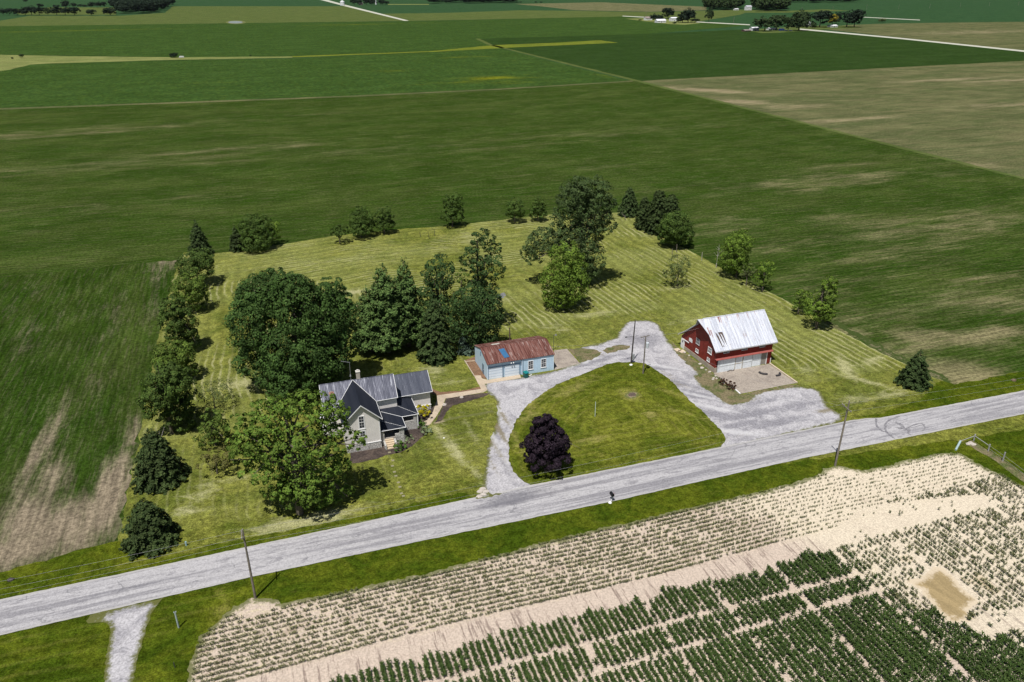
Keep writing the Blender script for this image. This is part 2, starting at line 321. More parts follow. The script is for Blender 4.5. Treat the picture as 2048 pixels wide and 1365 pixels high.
sheet('grass_strip',E_([(585,113),(860,103),(985,91),(1100,86.5),(1200,81),(1236,86),(1100,92),(1000,97),(870,104),(585,115.5)]),.05,M_ystrip,res=20,jit=1.2,step=8,attrs=FB)
sheet('corn_field',E_([(-500,66),(0,53),(350,48.5),(813,43),(1270,33),(1400,44),(1500,51),(1300,68),(960,78),(985,91),(860,103),(585,113.5),(340,115),(0,110),(-500,98)]),.03,M_corn,res=30,jit=1,step=12,
  attrs=dict(bare=blobs([(700,50,90,20,.5),(150,62,160,10,.5),(850,47,50,15,.5),(230,82,90,6,.45)])))
sheet('soybean_field',E_([(960,78),(1300,68),(1484,59.5),(1520,61),(1620,59),(2048,103),(2800,178),(2700,88),(2048,122),(1320,160),(1280,163),(985,91)]),.025,M_dark,res=30,jit=.6,step=12,attrs=FB)
sheet('tan_field',E_([(1630,57),(1700,50),(1800,47),(2048,44),(2800,30),(2800,178),(2048,103)]),.03,M_fieldB,res=30,jit=1,step=12,attrs=dict(bare=blobs([(1950,65,150,40,.5),(1850,85,90,20,.3)])))
sheet('olive_field',E_([(-500,66),(0,53),(350,48.5),(813,42.5),(700,13),(345,13),(330,26),(240,32),(60,32),(0,42),(-500,60)]),.03,M_olive,res=40,jit=1,step=20,attrs=FB)
sheet('olive_field',E_([(100,15),(232,15),(232,30),(40,30),(20,20)]),.03,M_olive,res=60,jit=1,step=20,attrs=FB)
sheet('olive_field',E_([(813,42.5),(760,28),(900,26),(1040,21),(1150,22),(1300,25),(1413,22),(1500,23),(1480,30),(1400,43),(1270,33)]),.03,M_olive,res=40,jit=1,step=20,attrs=FB)
sheet('tan_field',E_([(1030,8.5),(1200,5),(1413,14),(1413,21),(1300,24),(1150,21),(1090,14)]),.035,M_fieldB,res=60,jit=2,step=20,attrs=dict(bare=lambda P:.3*ONE(P)))
sheet('grass_strip',E_([(776,10),(858,10),(858,8.6),(776,8.6)]),.04,M_strip,res=60,jit=0,step=20,attrs=FB)
sheet('farmyard_grass',E_([(1250,38),(1290,37),(1390,42),(1400,47),(1370,50),(1340,49),(1290,43)]),.04,M_strip,res=40,jit=1,step=10,attrs=FB)
sheet('farmyard_grass',E_([(1485,60),(1540,57),(1620,52),(1700,52),(1720,56),(1640,60),(1560,66),(1525,67)]),.04,M_olive,res=40,jit=1,step=10,attrs=FB)
sheet('farmyard_grass',E_([(1413,22),(1480,20),(1580,22),(1650,19),(1700,22),(1570,26),(1480,26)]),.04,M_olive,res=60,jit=1,step=10,attrs=FB)
D0=dict(dark=Z)
sheet('country_road',E_([(560,-14),(640,-4),(685,8.6),(813,40.5),(818,42),(808,42),(690,13),(640,0),(560,-12)]),.06,M_whiteroad,res=80,jit=0,step=30,attrs=D0)
sheet('country_road',E_([(1600,57.5),(1650,62),(1800,76),(2048,101.3),(2800,176),(2800,181),(2048,104.3),(1800,78.5),(1650,64.5),(1600,60)]),.06,M_whiteroad,res=60,jit=0,step=30,attrs=D0)
sheet('farm_lane',E_([(1392,43.5),(1500,49.3),(1500,51),(1392,45)]),.06,M_whiteroad,res=60,jit=0,step=20,attrs=D0)
sheet('farm_lane',E_([(1720,34),(1840,40),(1840,41.2),(1720,35)]),.05,M_whiteroad,res=60,jit=0,step=20,attrs=D0)
sheet('farm_lane',E_([(1245,32),(1295,34.5),(1295,36),(1245,33.2)]),.065,M_whiteroad,res=60,jit=0,step=20,attrs=D0)
# pond
def ell(px,py,rx,ry,n=28): return [(px+rx*math.cos(2*math.pi*i/n),py+ry*math.sin(2*math.pi*i/n)) for i in range(n)]
sheet('pond_bank',E_(ell(472,45,20,3.6)),.06,M_dirt,res=20,jit=1,step=4,attrs=D0)
wn=NB('pond_water',.12,.5); wn.out((.22,.25,.25)); sheet('pond_water',E_(ell(471,45,14.5,2.4)),.09,wn.m,res=30,jit=0,step=4)
# ---- lawn
sheet('bare_field_edge',GP([(1660,642),(1676,645),(1765,694),(1850,738),(1890,752),(1905,772),(1868,760),(1760,706)]),.03,M_dirtg,res=1.,jit=.5,step=.5,attrs=D0)
lawn_px=[(239,1082),(262,960),(285,850),(300,760),(330,620),(352,540),(368,505),(440,507),(560,490),(670,472),(800,459),(900,452),(1000,441),(1100,430),(1200,428),(1262,424),(1300,462),(1385,505),(1480,557),(1560,595),(1665,655),(1760,705),(1870,757),(1905,771),(1966,760),(2048,743),(2500,665),(2500,790),(2048,860),(1000,1010),(200,1215),(-300,1300),(-300,1215),(0,1147),(79,1126),(164,1103)]
lawnE=GP([(245,1100),(262,960),(285,850),(300,760),(330,620),(352,540),(368,505),(440,507),(560,490),(670,472),(800,459),(900,452),(1000,441),(1100,430),(1200,428),(1262,424),(1300,462),(1385,505),(1480,557),(1560,595),(1665,655),(1760,705),(1870,757)])
lawnE=lawnE+[(122,60),(-14,60)]
def mowf(P):
    x,y=P.T; m=np.full(len(P),.35); m[y>140]=1.; m[x>82]=1.; m[(x<0)&(y>118)]=.8; m[(y<100)]=np.minimum(m[(y<100)],.3); m[(y<92)]=0; return m
dryL=blobs([(480,770,3,6,.5,60),(520,600,3,14,.4),(640,590,12,4,.35),(500,500,22,2,.3),(905,895,.7,10,.85,9),(880,880,.6,7,.45,9),(940,860,.5,8,.4),(620,1040,9,1.5,.8),(700,1050,5,1,.5),(400,990,3,1.5,.5),(375,1022,2,1,.8),(450,960,6,1,.4),(1180,630,8,1.2,.6),(1110,655,4,2,.4),(1130,660,1,1,.8),(1690,735,1.2,5,.9,-25),(1745,722,4,.8,.8,10),(1720,760,1,6,.7,35),(1710,800,4,2,.45),(1780,790,6,1.5,.5),(1620,745,4,4,.3),(870,740,3,4,.4),(900,765,5,1.5,.4),(700,520,40,4,.22),(1000,600,3,3,.4),(940,480,3,8,.4),(1320,465,8,6,.25),(1400,640,10,3,.3),(1350,576,6,1.5,.4),(705,585,4,1.5,.8)])
sheet('lawn',GP(lawn_px),.05,M_lawn,res=1.25,jit=.25,step=1.,attrs=dict(mow=mowf,dry=dryL),edgepoly=lawnE)
# roadside verges
sheet('grass_verge',GP([(-300,1213),(0,1145),(79,1124),(164,1101),(239,1081),(262,1098),(300,1112),(200,1140),(100,1162),(0,1185),(-300,1250)]),.058,M_verge,res=1.5,jit=.25,step=.8,attrs=dict(mow=Z,dry=Z))
sheet('grass_verge',GP([(1880,762),(1905,770),(1966,759),(2048,742),(2500,664),(2500,760),(2048,790),(1870,822),(1760,838),(1700,836),(1760,830),(1840,800)]),.058,M_verge,res=1.5,jit=.3,step=.8,attrs=dict(mow=Z,dry=Z))
sheet('grass_verge',GP([(-300,1248),(0,1180),(350,1108),(700,1038),(930,985),(950,1000),(700,1060),(350,1140),(0,1215),(-300,1280)]),.06,M_verge,res=1.5,jit=.3,step=.8,attrs=dict(mow=Z,dry=blobs([(600,1065,8,.8,.7),(330,1112,6,.5,.5)])))
# south side grass
sheet('grass_verge',[(-200,88),(-200,10),(20,10),(200,10),(260,88)],.03,M_verge,res=1.8,jit=0,step=4,attrs=dict(mow=lambda P:((P[:,0]<-8)*1.),dry=blobs([(1915,875,1.5,1,.8),(445,1225,.25,6,.5),(150,1290,.4,4,.6)])),edgepoly=[(-5.5,10),(-5.5,80),(-60,80),(-60,10)])
sheet('ditch_strip',GP([(1936,882),(1944,882),(1985,905),(2048,950),(2200,1060),(2200,1085),(2048,966),(1975,912),(1932,890)]),.036,M_weeds,res=1.5,jit=.15,step=.8,attrs=D0)
soil_px=[(376,1365),(386,1307),(400,1273),(444,1239),(472,1212),(509,1194),(550,1204),(562,1212),(581,1205),(700,1182),(905,1136),(1110,1080),(1400,1012),(1558,975),(1636,951),(1648,938),(1680,932),(1710,939),(1730,942),(1834,918),(1877,907),(1917,907),(1946,921),(1968,935),(2012,955),(2048,975),(2300,1110),(2400,1500),(1000,1800),(200,1800),(330,1450)]
def sandf(P): return np.clip((P[:,0]-52-.35*(70-P[:,1]))/14,0,1)
def trackf(P): return ((P[:,1]<64.8)&(P[:,1]>58)&(P[:,0]<62))*1.+((P[:,0]>66)&(P[:,1]<52))*.7
def trashf(P): return ((P[:,1]>64.8))*1.*(1-.75*sandf(P))+((P[:,1]<58)&(P[:,0]<66))*.55
sheet('sandy_soil_field',GP(soil_px),.04,M_soil,res=1.,jit=.28,step=.35,attrs=dict(sand=sandf,track=trackf,trash=trashf))
mud_px=[(x/3.16+1400,y/3.16+950) for x,y in [(1310,680),(1380,650),(1480,580),(1560,600),(1600,650),(1650,700),(1760,800),(1690,850),(1750,920),(1640,945),(1560,930),(1500,880),(1440,790),(1400,730)]]
sheet('mud_puddle',GP(mud_px),.047,M_mud,res=.8,jit=.25,step=.4,attrs=D0)
sheet('mud_puddle',GP([(x/3.16+1400,y/3.16+950) for x,y in [(1640,650),(1720,670),(1730,610),(1790,640),(1900,740),(1860,760),(1760,700),(1680,680)]]),.047,M_mud,res=.8,jit=.2,step=.4,attrs=D0)
sheet('mud_puddle',GP([(x/3.16+1400,y/3.16+950) for x,y in [(1260,520),(1300,505),(1350,530),(1330,550),(1270,545)]]),.047,M_mud,res=.8,jit=.15,step=.4,attrs=D0)
# ---- road and drives
road_px=[(-900,1392),(-400,1288),(0,1200),(350,1126),(700,1051),(1059,972),(1400,904),(1700,842),(1731,838),(1760,837),(2048,782),(2700,668),(2700,712),(2048,829),(1600,919),(1400,964),(1230,1003),(1190,1011),(700,1113),(502,1155.5),(0,1272),(-400,1372),(-900,1490)]
road_dark=blobs([(1020,1000,6,1.8,.9,5),(1060,985,7,.8,.6),(250,1180,10,.6,.6),(120,1215,3,.5,.5),(1300,945,5,.8,.3),(860,1050,4,4,.35),(930,1030,4,3,.35),(1690,855,7,.8,.5),(1500,905,9,.8,.35)])
rw=GP(road_px[1:-1]); ri=len(GP(road_px[1:13])); rw=[(-420,rw[0][1]+1)]+rw+[(-420,rw[-1][1]+1)]
k=max(range(len(rw)),key=lambda i:rw[i][0]); rw[k:k+1]=[rw[k],(700,rw[k][1]+.5),(700,rw[k][1]-6)] if rw[k][1]>83 else [(700,rw[k][1]+6),(700,rw[k][1]-.5),rw[k]]
print('road',[tuple(round(v,1) for v in p) for p in rw])
sheet('road',rw,.075,M_road,res=1.2,jit=.05,step=.6,attrs=dict(dark=road_dark))
def blobs2(l): return blobs([(a,b,c,d,e*1.75,*r) for a,b,c,d,e,*r in l])
grav_px=[(955,1000),(962,985),(968,965),(972,930),(975,900),(985,870),(993,845),(996,820),(990,800),(975,786),(964,770),(976,763),(1045,755),(1109,742),(1135,734),(1160,727),(1175,716),(1150,700),(1165,694),(1200,688),(1232,676),(1243,655),(1258,643),(1300,641),(1318,650),(1344,690),(1362,710),(1386,732),(1403,749),(1392,754),(1406,773),(1425,782),(1439,791),(1446,802),(1461,808),(1496,802),(1509,789),(1540,780),(1592,773),(1628,776),(1643,787),(1650,802),(1656,815),(1672,824),(1687,835),(1680,846),(1450,900),(1062,984)]
gd=blobs2([(1000,745,5,1.2,.6),(1060,752,6,1,.6),(1200,720,8,.8,.7,15),(1300,735,7,.8,.8,-30),(1340,770,3,2,.5),(1390,790,4,1.4,.7,-45),(1430,830,4,1.2,.7,-40),(1500,830,8,1.2,.6),(1560,845,10,1,.6),(1290,680,5,4,.45),(1600,810,6,1.5,.45),(1480,850,5,1,.6),(1000,900,.55,10,.8,0),(985,850,.5,8,.6,-12),(1330,760,6,.6,.6,-45),(1370,770,5,.5,.5,-45),(1240,722,8,.4,.5,10),(1540,800,7,.8,.5)])
sheet('gravel_drive',GP(grav_px),.06,M_gravel,res=1.,jit=.2,step=.5,attrs=dict(dark=gd,light=blobs([(1000,830,.7,8,.9,0),(985,880,.5,14,.9),(1003,900,.5,14,.9),(1180,722,8,.7,.9,15),(1250,706,8,.7,.8),(1330,735,7,.8,.9,-40),(1390,790,7,.7,.9,-48),(1420,815,7,.7,.9,-45),(1470,865,6,1.,.9,-30),(1040,765,5,1.,.8,25),(1570,800,4,2,.5),(1620,835,6,1,.6)]),grass=blobs([(1008,830,.5,6,1.),(996,860,.5,6,1.),(990,900,.5,6,1.),(992,935,.5,4,.8),(1500,800,3,1,.5),(1160,715,5,.8,.7),(1335,752,1.5,3,.5),(1650,822,2,.7,1.),(1480,875,4,.5,.7),(1190,712,3,.8,.6),(1350,768,1,5,.5,40),(1060,748,5,.5,.8)])))
isl_px=[(1062,973),(1039,958),(1026,945),(1017,916),(1017,890),(1023,863),(1031,842),(1047,821),(1065,803),(1092,782),(1123,766),(1155,753),(1187,740),(1213,729),(1239,725),(1266,725),(1290,728),(1313,742),(1334,755),(1355,776),(1382,803),(1408,827),(1429,848),(1448,869),(1452,882),(1440,898),(1240,940)]
sheet('lawn_island',GP(isl_px),.068,M_isl,res=1.,jit=.18,step=.5,attrs=dict(mow=lambda P:.8*ONE(P),dry=blobs([(1150,775,6,1.6,.5,25),(1030,880,1,7,.5),(1060,830,4,1.2,.5,40),(1305,830,1.5,1.5,.6),(1340,785,1,8,.35,35),(1380,830,.8,7,.45,40),(1190,880,4,1,.5),(1110,970,10,.8,.3),(1262,791,2,2,.8),(1075,795,5,1,.5,35)])))
sheet('gravel_side_drive',GP([(222,1262),(214,1248),(170,1245),(190,1226),(307,1203),(330,1196),(308,1218),(304,1226),(290,1263),(263,1365),(180,1700),(90,1700),(208,1365),(216,1290)]),.062,M_gravel,res=1.,jit=.2,step=.5,attrs=D0)
sheet('gravel_spill',GP([(957,993),(972,980),(985,990),(1020,985),(985,994),(952,1001)]),.0795,M_gravel,res=.6,jit=.2,step=.3,attrs=D0)
sheet('weedy_ground',GP([(1344,684),(1362,702),(1430,748),(1480,790),(1592,769),(1600,774),(1540,783),(1509,791),(1496,804),(1461,810),(1446,804),(1406,775),(1390,755),(1398,748),(1380,732),(1355,712)]),.066,M_weeds,res=1.,jit=.3,step=.5,attrs=D0)
sheet('weedy_ground',GP([(1137,699),(1160,697),(1190,700),(1205,705),(1200,712),(1178,722),(1162,727)]),.066,M_weeds,res=.8,jit=.25,step=.5,attrs=D0)
sheet('weedy_ground',GP([(1205,700),(1240,690),(1262,692),(1250,700),(1215,708)]),.066,M_weeds,res=.8,jit=.3,step=.5,attrs=D0)
sheet('barn_apron',GP([(1428,747),(1538,729),(1592,767),(1480,789)]),.072,M_conc2,res=1,jit=.04,step=.5,attrs=dict(dark=blobs([(1520,765,3,1,.5),(1480,770,2,1.5,.4),(1560,755,3,1,.4)])))
sheet('garage_apron',GP([(1108,702),(1134,698.6),(1160,728),(1109,741)]),.072,M_conc2,res=1,jit=.02,step=.5,attrs=dict(dark=blobs([(1120,720,2.5,1.2,.6)])))
sheet('garage_pad',GP([(949,754),(976,761),(1040,750),(1042,757),(968,769),(957,770)]),.074,M_conc,res=1,jit=.02,step=.5,attrs=D0)
sheet('garden_walk',GP([(950,752),(961,752),(975,781),(967,786),(900,797),(891,798),(884,815),(872,835),(860,850),(846,857),(836,853),(855,840),(866,825),(874,800),(874,792),(930,784),(962,779)]),.078,M_conc,res=1,jit=.02,step=.5,attrs=D0)
sheet('stone_path',GP([(862,850),(868,842),(930,832),(985,821),(990,825),(900,841),(868,853)]),.066,M_dirt,res=.6,jit=.12,step=.4,attrs=D0)
sheet('mulch_bed',GP([(893,798),(968,787),(980,787),(975,792),(940,803),(905,812),(893,826),(884,842),(870,847),(878,830),(886,815)]),.07,M_mulch,res=1,jit=.1,step=.4,attrs=D0)
sheet('mulch_bed',GP([(858,776),(880,785),(920,783),(960,775),(966,780),(930,785),(878,793),(862,788)]),.07,M_mulchb,res=1,jit=.1,step=.4,attrs=D0)
sheet('mulch_bed',GP([(700,928),(700,905),(745,890),(790,880),(840,830),(870,812),(866,826),(856,842),(848,858),(852,868),(825,893),(800,907),(775,911),(745,921),(720,927)]),.064,M_mulch,res=1,jit=.1,step=.4,attrs=D0)
sheet('mulch_bed',GP([(929,722),(950,714),(978,760),(949,754)]),.07,M_mulchb,res=1,jit=.05,step=.4,attrs=D0)
sheet('fire_pit_ash',GP(ell(1263,791,14,7)),.073,M_dirt,res=.6,jit=.2,step=.4,attrs=D0)
sheet('bare_patch',GP(ell(1263,790,7,4)),.077,M_mulch,res=.6,jit=.2,step=.3,attrs=dict(dark=lambda P:.8*ONE(P)))
# skid marks
def strip(pts,w,z,mb,n=24):
    P=[np.array(G(*p)[:2]) for p in pts]; Q=[]
    for i in range(len(P)-1):
        p0=P[max(i-1,0)];p1=P[i];p2=P[i+1];p3=P[min(i+2,len(P)-1)]
        for k in range(8):
            t=k/8; Q.append(.5*((2*p1)+(-p0+p2)*t+(2*p0-5*p1+4*p2-p3)*t*t+(-p0+3*p1-3*p2+p3)*t**3))
    Q.append(P[-1]); V=[]
    for i,q in enumerate(Q):
        t=Q[min(i+1,len(Q)-1)]-Q[max(i-1,0)]; t/=np.linalg.norm(t); nn=np.array([-t[1],t[0]])*w*(.6+.5*random.random())/2
        V+=[(*(q+nn),z),(*(q-nn),z)]
    mb.add(V,[(2*i,2*i+1,2*i+3,2*i+2) for i in range(len(Q)-1)])
random.seed(3)
sk_=MB(); zz=.079
for k,(pp,ww) in enumerate([([(1752,838),(1753,852),(1762,862),(1775,867),(1784,875)],.4),([(1800,833),(1778,842),(1770,852),(1773,865),(1784,875),(1790,878)],.35),([(1790,846),(1800,850),(1806,856),(1796,858)],.7),([(1808,862),(1820,854),(1840,848),(1846,850)],.3),([(1806,861),(1818,862),(1816,868),(1822,871)],.35),([(1843,848),(1850,856),(1845,862)],.25),([(1790,856),(1815,858),(1850,850)],.15)]):
    strip(pp,ww,zz+.0025*k,sk_)
n=NB('tyre_rubber_marks',.8,.2); n.out(n.mix(n.ramp(n.noise(2.5,4,.8),[(.45,0.),(.55,1.)]),(.14,.135,.15),(.23,.225,.235))); tag(sk_.build('tyre_marks',n.m),kind='structure')

# ================================================================ BUILDINGS
def m_siding(name,c,horiz=True,sp_=.2,dirt=.1):
    n=NB(name,.65,.25); p=n.pos(obj=True); sx=n.N('ShaderNodeSeparateXYZ'); n.L(p,sx.inputs[0])
    co=sx.outputs[2] if horiz else n.math('ADD',sx.outputs[0],sx.outputs[1])
    fr=n.math('FRACT',n.mul(co,1/sp_)); n.bump(fr,.02,.8)
    line=n.ramp(fr,[(.0,.78),(.14,1.)]); col=n.scale(c,line)
    col=n.scale(col,n.ramp(n.noise(.9,5,.7,p),[(.3,1-dirt),(.7,1+dirt)])); return n.out(col)
def m_stone(name,c1,c2):
    n=NB(name,.85,.2); p=n.pos(obj=True); v=n.N('ShaderNodeTexVoronoi'); v.inputs['Scale'].default_value=3.; n.L(p,v.inputs['Vector'])
    col=n.mix(v.outputs['Color'],c1,c2); e=n.N('ShaderNodeTexVoronoi'); e.feature='DISTANCE_TO_EDGE'; e.inputs['Scale'].default_value=3.; n.L(p,e.inputs['Vector'])
    col=n.mix(n.ramp(e.outputs['Distance'],[(.02,1.),(.06,0.)]),col,(.12,.11,.1)); return n.out(col)
def m_metal(name,c1,c2,c3=None,sc=1.,rough=.45,ax='x',thr=(.45,.6),spec=.4):
    n=NB(name,rough,spec); p=n.pos((2.2,.12,.12),obj=True) if ax=='x' else n.pos((.12,2.2,.12),obj=True)
    a=n.noise(sc,4,.7,p); col=n.mix(n.ramp(a,[(.38,0.),(.62,1.)]),c1,c2)
    if c3:
        b=n.noise(.9*sc,5,.75,n.pos((2.6,.28,.28),obj=True)); col=n.mix(n.ramp(b,[(thr[0],0.),(thr[1],1.)]),col,c3)
    col=n.scale(col,n.ramp(n.noise(5,3,.8,n.pos(obj=True)),[(.25,.85),(.75,1.15)])); return n.out(col)
WHITE=flat('white_trim',(.72,.72,.72),.5,.05); GLASS=None
gn=NB('window_glass',.08,.5); gn.out((.03,.035,.045)); GLASS=gn.m
DKM=flat('dark_metal',(.05,.05,.055),.5,.1); WOODP=flat('weathered_pole_wood',(.17,.15,.125),.9,.3,1.5)
def wall_window(org,parent,x0,x1,z0,z1,y,axis='y',frame=WHITE,mx=2,mz=4,dirn=-1,name='window',fw=.1,glass=GLASS):
    """window on a wall plane. axis 'y': plane y const facing dirn; axis 'x': x const (x0,x1 are y range)"""
    def bx(mb,a0,a1,c0,c1,d0,d1):
        lo,hi=sorted((y+dirn*d0,y+dirn*d1))
        if axis=='y': mb.box((a0,lo,c0),(a1,hi,c1))
        else: mb.box((lo,a0,c0),(hi,a1,c1))
    f=MB(org); bx(f,x0-fw,x0,z0-fw,z1+fw,-.02,.06); bx(f,x1,x1+fw,z0-fw,z1+fw,-.02,.06); bx(f,x0,x1,z1,z1+fw,-.02,.055); bx(f,x0,x1,z0-fw,z0,-.02,.055)
    zm=(z0+z1)/2; bx(f,x0,x1,zm-.04,zm+.04,-.02,.045)
    for i in range(1,mx):
        xx=x0+(x1-x0)*i/mx; bx(f,xx-.015,xx+.015,z0,z1,-.01,.035)
    for i in range(1,mz):
        if i*2==mz: continue
        q=z0+(z1-z0)*i/mz; bx(f,x0,x1,q-.015,q+.015,-.01,.03)
    w_=f.build(name,frame,parent)
    g_=MB(org); bx(g_,x0,x1,z0,z1,-.02,.02); g_.build('pane',glass,w_)
    s=MB(org); bx(s,x0-fw-.05,x1+fw+.05,z0-fw-.06,z0-fw,-.02,.1); s.build('sill',frame,w_)
    return w_
def slab(mb,ring,th=.12):
    ring=[np.array(p,float) for p in ring]; nrm=np.cross(ring[1]-ring[0],ring[2]-ring[0]); nrm/=np.linalg.norm(nrm)
    if nrm[2]<0: ring=ring[::-1]; nrm=-nrm
    mb.prism(ring,nrm*-th)
def ribs(mb,a,b,c,d,sp_,w_=.05,h=.05):
    """ribs on plane with eave a->b and ridge d->c (a below d)"""
    a,b,c,d=[np.array(p,float) for p in (a,b,c,d)]; L=np.linalg.norm(b-a); n_=int(L/sp_)
    nrm=np.cross(b-a,d-a); nrm/=np.linalg.norm(nrm)
    if nrm[2]<0: nrm=-nrm
    u=(b-a)/L
    for i in range(n_+1):
        t=min(max((i+.0)/n_,.002),.998); p=a+(b-a)*t; q=d+(c-d)*t
        mb.add([p-u*w_/2+nrm*-.01,p+u*w_/2+nrm*-.01,q+u*w_/2+nrm*-.01,q-u*w_/2+nrm*-.01,p+nrm*h-u*w_/4,p+nrm*h+u*w_/4,q+nrm*h+u*w_/4,q+nrm*h-u*w_/4],
               [(4,5,6,7),(0,1,5,4),(1,2,6,5),(2,3,7,6),(3,0,4,7)])
# ---------------- GARAGE
go=(35.3,120.1,0); gar=empty('garage',go,'pale blue garage with rusty metal roof and two overhead doors beside the gravel drive','garage')
M_blue=m_siding('blue_siding',(.46,.60,.72),False,.3,.05); M_bluehd=m_siding('pale_blue_door',(.66,.74,.82),True,.5,.04)
wl=MB(go)
x0,x1,y0,y1,ym=35.3,48.1,120.1,128.5,124.3; ze,zr=3.35,4.62
prof=[(x0,y0+.35,0),(x0,y1,0),(x0,y1,ze),(x0,ym,zr),(x0,y0+.35,ze+.1)]
wl.prism(prof,(6.55,0,0)); prof2=[(x0+6.55,y0,0),(x0+6.55,y1,0),(x0+6.55,y1,ze),(x0+6.55,ym,zr),(x0+6.55,y0,ze)]
wl.prism(prof2,(x1-x0-6.55,0,0)); wl.build('wall',M_blue,gar)
TRB=flat('pale_blue_trim',(.62,.72,.82),.5,.05)
for xx,yy in ((x0-.02,y0+.33),(x1-.1,y0-.02),(x0+6.53,y0-.02)): each(go,'corner_trim',TRB,gar,lambda m: m.box((xx,yy,0),(xx+.12,yy+.1,ze-.02)))
each(go,'rake_trim',TRB,gar,lambda m: m.prism([(x0-.06,ym,zr+.04),(x0-.06,y0-.1,ze+.0),(x0-.06,y0-.1,ze-.13),(x0-.06,ym,zr-.12)],(.05,0,0)),lambda m: m.prism([(x0-.06,ym,zr+.04),(x0-.06,y1+.15,ze+.0),(x0-.06,y1+.15,ze-.13),(x0-.06,ym,zr-.12)],(.05,0,0)))
M_rust=m_metal('rusty_corrugated_metal',(.080,.028,.022),(.17,.080,.066),(.33,.25,.23),1.6,.7,thr=(.53,.68),spec=.15)
rf=MB(go); F0,F1,R1,R0=(x0-.12,y0-.18,ze+.0),(x1+.15,y0-.18,ze),(x1+.15,ym,zr+.08),(x0-.12,ym,zr+.08)
slab(rf,[F0,F1,R1,R0],.07); N0,N1=(x0-.12,y1+.2,ze+.02),(x1+.15,y1+.2,ze+.02); slab(rf,[R0,R1,N1,N0],.07)
ribs(rf,F0,F1,R1,R0,.36,.09,.04); ribs(rf,N0,N1,R1,R0,.6,.07,.03); roof=rf.build('roof',M_rust,gar)
def onroof(x,y): t=(y-(y0-.18))/(ym-y0+.18); return (x,y,ze+t*(zr+.08-ze)+.055)
bp=MB(go); bp.prism([onroof(38.35,123.2),onroof(39.45,123.3),onroof(39.75,120.95),onroof(38.75,120.85)],(0,0,.03)); bp.build('blue_panel',flat('blue_panel',(.035,.12,.24),.5,.15,3),roof)
bp=MB(go); bp.prism([(37.9,125.6,4.33),(39.4,125.6,4.33),(39.4,126.6,4.03),(37.9,126.6,4.03)],(0,0,.05)); bp.build('pale_panel',flat('pale_panel',(.5,.47,.42),.6,.1),roof)
for k,(a,b) in enumerate(((35.55,38.15),(38.62,41.4))):
    d=MB(go); d.box((a,y0+.25,.02),(b,y0+.33,2.3)); dr=d.build('garage_door',M_bluehd,gar)
    d=MB(go); 
    for q in range(1,4): d.box((a,y0+.235,.575*q-.015),(b,y0+.26,.575*q+.015))
    d.build('panel_seam',flat('seam_grey',(.3,.38,.46),.6),dr)
f=MB(go)
for a in (35.42,38.27,41.5): f.box((a,y0+.22,0),(a+.1,y0+.36,2.42))
f.box((35.42,y0+.2,2.32),(41.6,y0+.36,2.44)); f.build('door_frame',flat('blue_frame',(.22,.32,.42),.6),gar)
wall_window(go,gar,43.12,43.95,1.05,2.65,y0); wall_window(go,gar,45.66,46.5,1.05,2.65,y0)
d=MB(go); d.box((x0-.05,122.6,0),(x0+.02,123.5,2.05)); dd=d.build('side_door',flat('side_door_blue',(.10,.16,.22),.5),gar); d=MB(go); d.box((x0-.09,122.72,1.0),(x0-.04,122.8,1.08)); d.build('handle',WHITE,dd)
d=MB(go); d.box((x0-.05,124.4,3.0),(x0+.02,124.8,3.9)); d.build('gable_vent',flat('vent_blue',(.15,.24,.34),.5),gar)
d=MB(go)
for dx in (-.22,.22):
    d.tube([(40.0+dx*.4,y0+.3,3.0),(40.0+dx,y0+.02,2.95)],[.04,.05],8); d.tube([(40.0+dx,y0+.05,3.0),(40.0+dx,y0-.12,2.82)],[.07,.13],10)
d.build('flood_light',WHITE,gar)
d=MB(go); d.tube([(42.0,y0-.08,3.2),(42.0,y0-.08,.1)],.05,8); d.build('downspout',flat('blue_spout',(.16,.26,.36),.5),gar)
# ---------------- BARN
bo=(75.6,109.2,0); barn=empty('barn',bo,'red barn with rusty white metal roof, torn open near the eave, and white sliding doors','barn')
M_red=m_siding('red_barn_siding',(.20,.024,.016),True,.2,.2); M_block=m_siding('concrete_block',(.38,.33,.27),True,.2,.12)
bx0,bx1,by0,by1=75.6,87.8,109.2,121.3
wl=MB(bo)
P_=[(by0+.02,1.05),(by1-.02,.75),(by1-.02,2.55),(119.2,4.3),(116.2,6.75),(113.9,8.95),(by0+.02,4.72)]
wl.prism([(bx0,y,z) for y,z in P_],(.15,0,0)); wl.prism([(bx1-.15,y,z) for y,z in P_],(.15,0,0))
wl.box((bx0+.15,by0+.02,2.86),(bx1-.15,by0+.17,4.72)); wl.box((bx0+.15,by1-.17,.8),(bx1-.15,by1-.02,2.5)); wl.box((bx0+.03,by0,1.05),(bx0+.5,by0+.02,2.86)); wl.box((86.9,by0,0),(bx1,by0+.3,2.86))
wl.build('wall',M_red,barn)
fd=MB(bo); fd.prism([(bx0-.06,by0-.02,0),(bx0-.06,120.0,0),(bx0-.06,120.0,.78),(bx0-.06,by0-.02,1.08)],(.3,0,0)); fd.box((bx0+.25,by0-.03,0),(bx0+.5,by0+.2,1.08)); fd.box((bx1-.2,by0+.31,0),(bx1+.04,by1,.8)); fd.box((bx0+.3,by1-.2,0),(bx1-.3,by1+.03,.8)); fd.box((bx0+.2,120.0,0),(bx0+.35,121.2,.75)); fd.build('foundation',M_block,barn)
sb=MB(bo); sb.prism([(bx0-.1,by0+.02,2.98),(bx0-.1,by0-.55,2.86),(bx0-.1,by0-.55,2.80),(bx0-.1,by0+.02,2.88)],(bx1-bx0+.1,0,0)); sb.build('door_canopy',flat('red_canopy',(.26,.07,.06),.7),barn)
